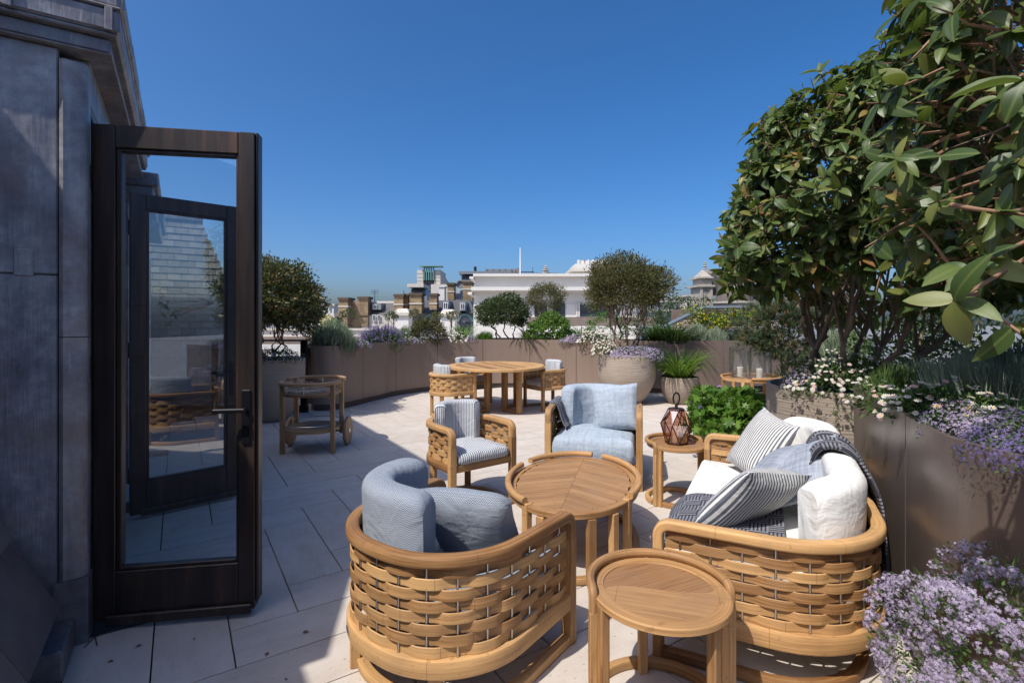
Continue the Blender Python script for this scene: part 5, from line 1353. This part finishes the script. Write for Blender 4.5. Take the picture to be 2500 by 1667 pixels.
def arc_tmpl(k=5, droop=.55):
    V = []; F = []
    for i in range(k):
        t = i/k; w = .5*(1-.5*t**2); V += [(-w, t, -droop*t**2.4), (w, t, -droop*t**2.4)]
    V.append((0, 1-.12*droop, -droop)); 
    for i in range(k-1): F.append((2*i, 2*i+1, 2*i+3, 2*i+2))
    F.append((2*k-2, 2*k-1, 2*k)); return V, F
ARC = arc_tmpl(); ARC_L = arc_tmpl(5, .25)
def grass(label, c, r, n, L, w, mat, lean=.6, tmpl=ARC, group='grassy clumps', name='grass_clump'):
    root = thing(name, label, 'plant', (0,0,0), 0, group); a = RNG.random(n)*2*PI; rr = np.sqrt(RNG.random(n))
    base = np.array(c) + np.c_[np.cos(a)*rr*r, np.sin(a)*rr*r, np.zeros(n)]
    k = lean*(.15+rr*RNG.uniform(.5,1.2,n)); d = np.c_[np.cos(a)*k, np.sin(a)*k, np.ones(n)] + unit(n)*.12; ll = L*RNG.uniform(.6,1.15,n)
    up = np.c_[-np.cos(a)*1.0, -np.sin(a)*1.0, np.full(n,.3)]
    scatter('blades', tmpl, base, frames(d, -up*-1), np.c_[np.full(n,w), ll, ll], mat, root); return root

# ---- along the long planter, from the trolley end to the far right
def op(px, back=.35, dz=0.0): p = on_planter(px, back); return (p.x, p.y, p.z + dz)
spikes('silver_lavender', 'silvery green lavender mound at the trolley end of the long planter', op(815,.26,.07), (.42,.34,.38), 2400, .26, .012, L_SILVER, 21, group='silver foliage mounds')
thyme('pale lilac thyme cushion below the silvery lavender', op(868,.08,.02), (.26,.16,.13), 900, .022, 22)
spikes('catmint_plant', 'violet flowering catmint sprawling beside the round dark bush', op(930,.28), (.50,.30,.34), 700, .30, .012, L_HERB, 23, 1700, P_PURPLE, .022, .8)
spikes('silver_lavender', 'grey green mound behind the violet catmint', op(985,.60), (.30,.25,.34), 700, .25, .012, L_SILVER, 24, group='silver foliage mounds')
daisies('creamy daisies in front of the violet catmint', op(978,.10,.02), (.20,.12,.14), 70, .028, 25)
thyme('lilac thyme edging below the round dark bush', op(1010,.06,.02), (.22,.10,.09), 450, .020, 26)
shrub('box_bush', 'round dark evergreen bush near the violet catmint', op(1040,.34,.18), (.38,.35,.34), 6000, .040, .55, L_BRONZE, seed=31, inner=.7, zmin=-.9)
daisies('white daisy clump between the round dark bush and the multi-stem tree', op(1105,.22,.03), (.34,.22,.17), 190, .036, 32)
grass('tall bright grass tuft behind the white daisies', op(1130,.55), .12, 130, .48, .016, L_BRIGHT, .5)
thyme('tiny lilac thyme cushion left of the multi-stem tree', op(1153,.10,.02), (.15,.10,.11), 420, .022, 33)
spikes('leafy_herb', 'loose green leafy herb at the foot of the multi-stem tree', op(1182,.25), (.25,.2,.26), 500, .24, .016, L_BRIGHT, 34, 60, P_WHITE, .02, .7)
shrub('clipped_tree', 'dark round-headed multi-stem tree in the long planter', (*[op(1224,.45)[i] for i in (0,1)], 1.64), (.60,.50,.38), 14000, .044, .5, L_DARK, op(1232,.45), 4, BARK_D, .018, 44, -.75, .07, .5, 'tree', subs=6, spread=.16, low=.2)
grass('strappy dark leaves at the foot of the multi-stem tree', op(1290,.12), .10, 60, .42, .026, L_HERB, .8)
shrub('olive_tree', 'airy olive-green round tree behind the bright green bush', (*[op(1334,.95)[i] for i in (0,1)], 1.97), (.50,.42,.37), 8000, .046, .24, L_OLIVE, op(1334,.95), 3, BARK, .014, 42, -.8, .14, .45, 'tree', subs=8, spread=.05, low=.55)
shrub('laurel_bush', 'glossy bright green bush beside the white daisies', op(1345,.34,.24), (.46,.38,.38), 3600, .075, .42, L_BRIGHT, seed=43, inner=.6, zmin=-.8)
thyme('lilac thyme cushion right of the bright green bush', op(1398,.06,.02), (.28,.14,.13), 900, .022, 44)
daisies('white daisies trailing over the planter beside the big bowl', op(1455,.14,.05), (.42,.22,.24), 330, .036, 45)
grass('bright grass tuft behind the trailing white daisies', op(1420,.6), .14, 110, .46, .018, L_BRIGHT, .5)
shrub('yellow_shrub', 'yellow-green shrub behind the big bowl tree', op(1480,.75,.3), (.5,.3,.38), 1500, .05, .4, L_BRIGHT, seed=46)
shrub('yellow_shrub', 'dark shrub showing through the stems of the bowl tree', op(1585,.8,.3), (.45,.35,.42), 1700, .05, .4, L_DARK, seed=47)
grass('bright feathery grass right of the bowl tree', op(1600,.62), .25, 260, .5, .016, L_BRIGHT, .5)
grass('dark strap-leaved clump behind the small grass pot', op(1640,.25), .30, 420, .5, .020, L_GRASSD, .7)
spikes('silver_lavender', 'silvery cotton lavender dome behind the small grass pot', op(1703,.28), (.30,.26,.36), 1300, .22, .011, L_SILVER, 51, group='silver foliage mounds')
spikes('silver_lavender', 'smaller silvery dome next to the cotton lavender', op(1752,.34), (.26,.22,.32), 900, .22, .011, L_SILVER, 52, group='silver foliage mounds')
spikes('catmint_plant', 'blue flowered catmint in front of the slatted screen', op(1800,.25), (.42,.28,.32), 700, .26, .014, L_HERB, 53, 420, P_PURPLE, .02, .8)
spikes('catmint_plant', 'green herb trailing at the far end of the long planter', op(1870,.25), (.42,.28,.3), 700, .26, .014, L_BRIGHT, 54, 60, P_PURPLE, .02, .8)
# trailing stems over the planter edge
TR = {1112:'below the white daisy clump', 1140:'below the tall grass tuft', 1268:'under the dark multi-stem tree', 1300:'below the glossy bright green bush', 1420:'right of the bright green bush', 1500:'behind the big bowl pot', 1790:'below the blue catmint, nearer the small pot', 1812:'below the blue catmint, nearer the pine'}
for px in TR:
    p0 = Vector(op(px, -.012, .055)); root = thing('trailing_stem', 'thin dark stem hanging over the planter front ' + TR[px], 'plant', (0,0,0), 0, 'trailing stems over the planter'); mb = MB()
    Q = [p0 + Vector((random.uniform(-.02,.02)*k, -.012-.004*k, -.04*k)) for k in range(random.randint(3,6))]; mb.tube(Q, .004, 4, .002); mb.build('stem', BARK_D, root)
    P = np.array([tuple(q) for q in Q]).repeat(3,0) + unit(3*len(Q))*.014; P[:,1] = np.minimum(P[:,1], p0.y-.014)
    leaves(root, 'foliage', LEAF4, P, np.tile(np.array([[0,-1.,-.3]]),(len(P),1)), .035, .45, L_HERB, .8, -.4)
# yellow climbers on the slatted screen
for k, (px, py, rx) in enumerate(((1700,775,.7), (1745,790,.6), (1800,778,.8), (1850,772,.6), (1775,800,.8))):
    c = at(px, py, 14.9); r_ = thing('yellow_climber', ['yellow flowered climber at the sloping end of the screen', 'low yellow climber clump on the slatted screen', 'yellow climber on the middle of the slatted screen', 'yellow climber nearest the pine on the slatted screen', 'yellow blooms low down in front of the slatted screen'][k], 'plant', (0,0,0), 0, 'yellow climbers on the screen')
    p, nr = shell(420, tuple(c), (rx*.5,.2,.26), 60+k, .3, -.9, .3); leaves(r_, 'foliage', LEAF4, p, nr, .075, .5, L_BRIGHT, 1, .2)
    p, nr = shell(170, tuple(c), (rx*.5,.22,.28), 60+k, .6, -.9, .3); leaves(r_, 'flowers', LEAF4, p, nr, .085, .7, L_YEL, 1, .2)
shrub('hedge_bush', 'broad rounded evergreen behind the sloping coping', tuple(at(1668,768,17.5)), (1.0,.8,.55), 3000, .085, .45, L_DARK, seed=61, zmin=-.9)
# pots
shrub('bowl_tree', 'tall airy evergreen tree growing in the big round bowl', (2.02, 9.05, 2.03), (.86,.72,.53), 18000, .066, .26, L_OLIVE, (2.0,9.05,.83), 7, BARK, .022, 71, -.72, .19, .35, 'tree', subs=8, spread=.11, low=.55, jit=.7, up=.5)
thyme('wide lilac thyme collar around the big bowl', (2.06,8.80,.86), (.44,.26,.15), 2200, .022, 72)
thyme('pale thyme spilling over the right lip of the big bowl', (2.42,8.86,.80), (.22,.20,.20), 1000, .022, 73, P_LILAC)
daisies('white daisies tumbling over the left lip of the big bowl', (1.62,8.85,.90), (.24,.18,.24), 170, .036, 74)
grass('lime green arching grass in the small pot', (2.96,9.02,.44), .20, 330, .66, .022, L_GRASS, .75)
shrub('pot_shrub', 'rounded bronze-green shrub in the pot behind the trolley', (-3.64,7.55,1.74), (.70,.66,.60), 18000, .060, .45, L_BRONZE, (-3.6,7.55,.86), 6, TWIG, .017, 75, -.7, .11, .45, 'tree', subs=7, spread=.09, low=.6)
thyme('green thyme with pale flowers around the trolley pot', (-3.45,7.35,.90), (.42,.30,.15), 700, .020, 76, P_LILAC, 1400)
# geranium
g = thing('geranium_plant', 'fresh green geranium mound with a few violet flowers', 'plant')
p, nr = mound_pts(1500, (2.28,5.25,.38), (.43,.38,.34), 81, .14, -.2, .7)
PALM = ([(0,0,0),(-.25,.28,.03),(-.62,.35,.06),(-.34,.52,.02),(-.42,.86,.0),(-.10,.66,.03),(0,1,-.03),(.10,.66,.03),(.42,.86,0),(.34,.52,.02),(.62,.35,.06),(.25,.28,.03)], [(0,11,10,9),(0,9,8,7),(0,7,6,5),(0,5,4,3),(0,3,2,1)])
leaves(g, 'foliage', PALM, p, nr*.6+UPV*.2, .085, 1.0, L_BRIGHT, .9, .2)
p, nr = mound_pts(9, (2.28,5.25,.40), (.42,.37,.37), 81, .14, .15, .98)
scatter('flowers', FLOWER5, p, frames(np.cross(nr+unit(len(p))*.2, unit(len(p))), nr + np.array([0,-.5,.2])), np.full(len(p), .028), P_BLUE, g)
# pine and planting at the right-hand end
pine = thing('dwarf_pine', 'blue-green dwarf pine with rusty buds beside the glass lamps', 'tree')
pts, nr = shell(800, (4.75,8.75,1.25), (.72,.55,.60), 91, .5, -.85, .16)
k = 26; P = pts.repeat(k,0); D = nr.repeat(k,0)*1.1 + unit(len(P))*.75 + UPV*.25
scatter('needles', NEEDLE, P, frames(D, unit(len(P))), np.c_[np.full(len(P),.012), RNG.uniform(.09,.17,len(P)), np.ones(len(P))], L_PINE, pine)
bud = shell(120, (4.75,8.75,1.27), (.74,.57,.64), 91, .95, -.3, .18); leaves(pine, 'buds', LEAF4, bud[0], bud[1], .09, .22, m_leaf('pine_bud', [(0,(.30,.13,.06)),(1,(.42,.22,.11))], .7, .1), .35, .5)
grow(pine, (4.8,8.85,.0), (4.75,8.75,1.25), (.7,.5,.58), 2, BARK_D, .04, 92)
shrub('dark_bush', 'low dark bush behind the glass hurricane lamps', (4.85,8.3,.50), (.50,.35,.42), 1800, .06, .4, L_DARK, seed=93)
spikes('silver_lavender', 'silver cotton lavender between the pine and the ribbed pot', (4.5,7.0,.95), (.36,.3,.40), 1300, .22, .011, L_SILVER, 94, group='silver foliage mounds')
pot('stone_pot', 'ribbed pot half hidden beyond the glossy tree trunks', (4.5,7.0,0), .80, .42, .42, .28, .7)
daisies('pale daisies in the pot beyond the glossy tree trunks', (4.32,6.75,.86), (.26,.18,.16), 80, .036, 95)
# under the glossy tree
daisies('pink and white daisies spilling over the ribbed pot behind the sofa', (2.70,4.02,.96), (.50,.32,.20), 330, .034, 101, 2600, .035)
thyme('lilac thyme at the corner of the ribbed pot behind the sofa', (3.05,4.0,1.0), (.28,.24,.16), 1000, .018, 102)
thyme('small lilac thyme at the left lip of the ribbed pot behind the sofa', (2.34,4.12,.95), (.14,.16,.12), 400, .018, 103)
for k, (x, y, ln) in enumerate(((2.42,3.83,.22),(2.60,3.78,.30),(2.72,3.77,.26),(2.85,3.78,.34),(2.52,3.80,.16))):
    r_ = thing('trailing_stem', ['first','third','fourth','last','second'][k] + ' wiry daisy stem from the left hanging down the ribbed pot behind the sofa', 'plant', (0,0,0), 0, 'daisy stems trailing down the pot'); mb = MB(); Q = [Vector((x + .02*math.sin(i*1.3+k), y-.006*i, .92 - ln*i/6)) for i in range(7)]; mb.tube(Q, .003, 4, .0015); mb.build('stem', BARK_D, r_)
    P = np.array([tuple(q) for q in Q]).repeat(2,0) + unit(14)*.012; P[:,1] = np.minimum(P[:,1], y-.01); leaves(r_, 'foliage', LEAF4, P, np.tile(np.array([[0,-1.,-.3]]),(len(P),1)), .032, .45, L_HERB, .8, -.4)
spikes('silver_lavender', 'tall grey lavender bank behind the glossy tree trunks', (3.55,3.35,1.0), (.75,.45,.42), 2200, .30, .012, L_SILVER, 104, group='silver foliage mounds')
spikes('silver_lavender', 'wide grey lavender bank at the right edge of the tall planter', (3.05,2.35,1.0), (.55,.60,.40), 2200, .28, .010, L_SILVER, 105, group='silver foliage mounds')
shrub('hedge_bush', 'dense dark hedge closing the terrace beyond the glossy trees', (5.6,5.2,1.05), (1.5,1.0,.85), 6000, .08, .45, L_DARK, seed=106, zmin=-.9)
shrub('hedge_bush', 'mid green rounded bush left of the dark hedge', (4.6,5.9,.95), (.75,.6,.62), 3500, .06, .42, L_HERB, seed=107, zmin=-.9)
# near planter bed
daisies('white and pink daisies at the edge of the tall planter', (1.98,2.32,1.02), (.20,.42,.15), 260, .030, 111, 2400, .035)
spikes('silver_lavender', 'tall silvery lavender stems in the tall planter', (2.42,2.45,1.02), (.42,.50,.30), 2000, .26, .008, L_SILVER, 112, group='silver foliage mounds')
spikes('silver_lavender', 'silvery green stems in the tall planter near the ribbed pot', (2.55,3.0,1.0), (.35,.25,.26), 900, .24, .009, L_SILVER, 113, group='silver foliage mounds')
thyme('violet thyme cushion spilling over the tall planter in the shade', (1.80,1.62,1.03), (.28,.36,.13), 5200, .0105, 114, P_PURPLE, 3000)
thyme('pale lilac thyme cushion next to the planter daisies', (1.80,1.98,1.03), (.14,.16,.11), 2200, .010, 115, P_LILAC, 1000)
spikes('leafy_herb', 'fine green herb behind the corner of the tall planter', (2.30,3.05,1.0), (.22,.2,.20), 500, .2, .010, L_HERB, 116)
# foreground thyme
t_ = thing('thyme_plant', 'large mound of lilac flowering thyme in the bottom corner', 'plant', (0,0,0), 0, 'flowering thyme cushions')
C, Rd = (1.44,1.47,.42), (.33,.28,.36)
p, nr = mound_pts(5200, C, Rd, 121, .16, -.55, .6); leaves(t_, 'foliage', LEAF4, p, nr, .016, .5, L_HERB, 1.0, .3)
hd, hn = mound_pts(3000, C, Rd, 121, .16, -.5, .90); ok = (np.sin(hd[:,0]*23+1)*np.sin(hd[:,1]*19)*np.sin(hd[:,2]*21+2) > -.28) & (RNG.random(len(hd)) > .12); hd, hn = hd[ok], hn[ok]; m = 13                       # rounded flower heads
P = hd.repeat(m,0); N_ = hn.repeat(m,0); q = unit(len(P)); q += N_*.55; q /= np.linalg.norm(q,axis=1,keepdims=True); P = P + q*RNG.uniform(.006,.017,len(P))[:,None]
scatter('flowers', FLOWER5, P, frames(np.cross(q, unit(len(P))), q + unit(len(P))*.3), RNG.uniform(.0032,.0062,len(P)), P_LILAC, t_, rnd=np.clip(RNG.normal(.65,.25,len(P)),0,1))
st_, sn_ = mound_pts(900, C, Rd, 121, .16, -.5, .95); leaves(t_, 'stems', BLADE, st_, sn_, .035, .07, L_BRIGHT, .35, .5)
# clipped little trees on the neighbouring roof
for k, (px, py, w, h_) in enumerate(((850,767,38,22), (955,773,34,24), (1013,767,30,22), (1068,772,32,20), (1104,771,32,22), (778,772,34,22), (822,783,30,16))):
    c = at(px, py, 26); f = 26/FPX
    lab = ['clipped standard tree in front of the brick gable', 'clipped tree just left of the domed stone pier', 'loose round tree in front of the twin chimney stack', 'first of two small clipped trees by the second domed pier', 'second of two small clipped trees by the second domed pier', 'clipped shrub at the left end of the far roof garden', 'low dark shrub left of the brick gable'][k]
    shrub('clipped_tree', lab, tuple(c), (w*f*.5,.36,h_*f*.55), 900, .07, .45, L_OLIVE if k in (2,3,4) else L_DARK, (c.x, c.y, -.55), 2, BARK_D, .03, 130+k, -.7, .1, .4, 'tree', 'little clipped trees on the neighbouring roof', subs=3)
c = at(797, 783, 25); r_ = thing('yellow_climber', 'yellow flowering shrub on the far roof garden', 'plant'); p, nr = shell(300, tuple(c), (.35,.25,.28), 140, .4, -.9, .2); leaves(r_, 'foliage', LEAF4, p, nr, .09, .6, L_YEL, 1, .2)
# ------------------------------------------------------------------ large glossy-leaved trees on the right
def m_gloss():
    t = NT('leaf_glossy'); r = t.attr('rnd'); x = t.attr('rib')
    c = t.ramp(r, [(0,(.045,.080,.022)),(.40,(.075,.122,.032)),(.75,(.120,.165,.042)),(.90,(.20,.22,.06)),(.96,(.30,.20,.06)),(1,(.32,.13,.05))])
    vein = t.noise(t.coord('Object'), 60, 2); c = t.mix(t.math('MULTIPLY', vein, .2), c, (.02,.03,.012))
    c = t.mix(t.ramp(x, [(.0,(.8,.8,.8)),(.09,(0,0,0))]), c, (.16,.20,.06))
    t.set(Base_Color=c, Roughness=.40); t.bsdf.inputs['Specular IOR Level'].default_value = .38; t.bump(vein, .12, .004)
    tl = t.node('ShaderNodeBsdfTranslucent'); t.put(tl.inputs[0], t.mix(.55, c, (.18,.26,.02)))
    mx = t.node('ShaderNodeMixShader'); mx.inputs[0].default_value = .27
    t.l.new(t.bsdf.outputs[0], mx.inputs[1]); t.l.new(tl.outputs[0], mx.inputs[2]); t.l.new(mx.outputs[0], t.out.inputs[0]); return t.m
GLOSS = m_gloss()
def leaf_tmpl(droop, fold=.16, curl=.06, wav=.0, k=7):
    """pointed oval leaf, folded along the midrib and arched; returns verts, faces, rib distance"""
    V = []; F = []; rib = []
    for i in range(k+1):
        t = i/k; w = .5*(math.sin(PI*min(1, t**.88))**.70)*(1-.14*t) if 0 < t < 1 else 0.0
        w = max(w, .012 if i == 0 else 0); z = -droop*t**2
        for s_, kk in ((-1,1.0), (-.5,.5), (0,0.0), (.5,.5), (1,1.0)):
            V.append((s_*w, t - .10*droop*t*t, z + abs(s_)*w*fold*2 - (s_*s_)*w*curl*2 + wav*math.sin(t*9+s_*2)*abs(s_))); rib.append(kk*w)
    for i in range(k):
        for j in range(4): F.append((i*5+j, i*5+j+1, i*5+j+6, i*5+j+5))
    return V, F, rib
LT = [leaf_tmpl(.08,.08), leaf_tmpl(.26,.12), leaf_tmpl(.48,.08,.08), leaf_tmpl(.18,.16,.02,.012)]
def leaf_data(name, tmpl, rnd):
    me = bpy.data.meshes.new(name); me.from_pydata(tmpl[0], [], tmpl[1]); n = len(tmpl[0])
    a = me.attributes.new('rnd','FLOAT','POINT'); a.data.foreach_set('value', [rnd]*n)
    a = me.attributes.new('rib','FLOAT','POINT'); a.data.foreach_set('value', tmpl[2])
    me.polygons.foreach_set('use_smooth', [True]*len(me.polygons)); me.materials.append(GLOSS); me.update(); return me
LEAFMESH = [leaf_data('leaf', t, r) for t in LT for r in (.1,.35,.55,.75,.9)]
def big_tree(label, base, C, R, ntips, seed, L, stems, zmin, keep, inner=.62, spread=.12, r0=.03, amp=.12, extra=None, low=.6):
    root = thing('glossy_tree', label, 'tree', (0,0,0), 0, 'glossy leaved evergreen trees')
    rg = np.random.default_rng(seed)
    tips, nr = shell(ntips, C, R, seed, inner, zmin, amp, .35)
    if extra is not None: tips = np.r_[tips, extra[0]]; nr = np.r_[nr, extra[1]]
    # twigs
    tw = MB(); pos = []; dirs = []; ups = []
    for p, d in zip(tips, nr):
        d = d + rg.normal(size=3)*.35 + np.array([0,0,.15]); d /= np.linalg.norm(d); ln = rg.uniform(.12,.26)
        q0 = p - d*ln; mid = (p+q0)/2 + rg.normal(size=3)*.012
        dist = math.hypot(p[0], p[1])
        tw.tube([q0, mid, p], .0062, 4 if dist > 2 else 6, .0036)
        if rg.random() < .5: tw.tube([p, p + d*rg.uniform(.03,.08)], .0036, 4, .0026)   # bare tips stick out
        x = np.cross(d, [.3,.2,.9]); x /= np.linalg.norm(x); y = np.cross(d, x); k = rg.integers(5,9); a0 = rg.random()*6.28
        for i in range(k):
            a = a0 + i*2.4; s_ = rg.uniform(.0, .8)*ln if i > 3 else rg.uniform(-.01,.03)
            rad = x*math.cos(a) + y*math.sin(a)
            dr = rad*rg.uniform(.7,1.1) + d*rg.uniform(.15,.75) + np.array([0,0,-.22]) + rg.normal(size=3)*.15
            pos.append(p - d*s_); dirs.append(dr); ups.append(d*1.0 + np.array([0,0,.75]) + rg.normal(size=3)*.25)
    tw.build('twigs', TWIG, root, smooth=80)['kind'] = 'stuff'
    pos, dirs, ups = map(np.array, (pos, dirs, ups)); n = len(pos); FR = frames(dirs, ups)
    sz = L*rg.uniform(.5,1.25,n); wd = sz*rg.uniform(.40,.56,n)*1.0
    # nearest leaves in the picture become leaves of their own
    mid = pos + FR[:,:,1]*sz[:,None]*.5
    px = PCX + FPX*mid[:,0]/np.maximum(mid[:,1],.1); py = HOR + FPX*(CAM_H-mid[:,2])/np.maximum(mid[:,1],.1)
    vis = (mid[:,1] > .35) & (px > -40) & (px < 2540) & (py > -40) & (py < 1700)
    out = ((mid-np.array(C))/np.array(R)); out = (out*out).sum(1)
    tocam = ((mid-np.array(C)) @ (np.array([0,0,CAM_H])-np.array(C))) > -.1
    score = np.where(vis & tocam & (out > .72), sz/mid[:,1], 0); own = np.argsort(-score)[:keep]; own = own[score[own] > 0]
    vi = rg.integers(0, len(LT), n)
    rest = np.ones(n, bool); rest[own] = False
    rv = rg.random(n)
    for v in range(len(LT)):
        s_ = rest & (vi == v)
        if not s_.any(): continue
        o = scatter('crown', (LT[v][0], LT[v][1]), pos[s_], FR[s_], np.c_[wd[s_]*1.0, sz[s_], sz[s_]], GLOSS, root, rnd=rv[s_])
        a = o.data.attributes.new('rib','FLOAT','POINT'); a.data.foreach_set('value', np.tile(np.array(LT[v][2],np.float32), int(s_.sum())))
    for i in own:
        o = link('leaf', LEAFMESH[int(vi[i])*5 + min(4, int(rv[i]*5))], root)
        M = Matrix([list(FR[i][r]*np.array([wd[i], sz[i], sz[i]])) + [pos[i][r]] for r in range(3)] + [[0,0,0,1]]); o.matrix_world = M
    if extra is not None:
        mb = MB()
        for q in extra[0][::1]:
            a = Vector((1.75,1.38,1.75)); e = Vector(q); m_ = a.lerp(e,.55) + Vector((0,0,.05)); mb.tube([a, m_, e], .007, 6, .004)
        mb.build('branch', TWIG, root)
    if stems: grow(root, base, C, R, stems, BARK, r0, seed, spread, 6, low=low, twist=.10)
    return root
big_tree('round glossy evergreen tree growing from the ribbed pot behind the sofa', (2.80,4.25,.88), (2.84,4.05,2.38), (1.20,1.15,1.15), 1750, 201, .118, 7, -.74, 300, spread=.16, r0=.028, low=.75)
ex = np.array([[.98,1.13,1.52],[1.06,1.18,1.60],[1.02,1.05,1.70],[1.10,1.10,1.45],[1.22,1.12,1.42],[.98,.98,1.95],[1.20,.95,1.40]]); exn = np.array([[-.6,-.5,-.6],[-.6,-.4,-.2],[-.6,-.6,0],[-.3,-.5,-.8],[-.1,-.4,-.9],[-.6,-.6,.2],[.1,-.5,-.9]])
big_tree('nearer glossy evergreen overhanging the tall planter with large leaves', (2.5,1.86,1.0), (2.50,1.86,2.42), (1.02,.90,1.10), 1300, 202, .102, 5, -.95, 300, inner=.6, spread=.12, r0=.025, extra=(ex, exn), low=.8)

# ------------------------------------------------------------------ fallen leaves and a twig on the paving
DRY = m_plain('dry_leaf', (.16,.085,.04), .8, var=.5, scale=30)
dl = MB(); dl.add(*[LEAF4[0], LEAF4[1]]); dlm = dl.data('fallen_leaf', DRY)
SPOTS = [(262,1618),(330,1580),(655,1592),(738,1545),(700,1660),(905,1082),(1190,1330),(1440,1290),(1510,1385),(1465,1568),(1330,1600),(1600,1310),(1420,1010),(1120,1000),(1580,1590),(985,1040),(1660,1240),(470,1560)]
for k, (px, py) in enumerate(SPOTS):
    p = ground(px, py); o = link('fallen_leaf', dlm, None, (p.x, p.y, .004)); s_ = random.uniform(.016,.034); o.scale = (s_*.6, s_, s_); o.rotation_euler = (random.uniform(-.2,.2), random.uniform(-.2,.2), random.uniform(0,6.3))
    tag(o, 'small dry brown leaf lying on the pale paving', 'leaf', 'dry leaves on the paving')
tw = MB(); P = [ground(x, y) + Vector((0,0,.005)) for x, y in ((205,1582),(232,1556),(262,1546),(296,1534),(312,1532))]; tw.tube(P, .0022, 5, .0012); tw.tube([P[1], ground(237,1577)+Vector((0,0,.005))], .0025, 5)
tag(tw.build('fallen_twig', BARK_D), 'thin dry twig on the paving at the foot of the lead wall', 'twig')
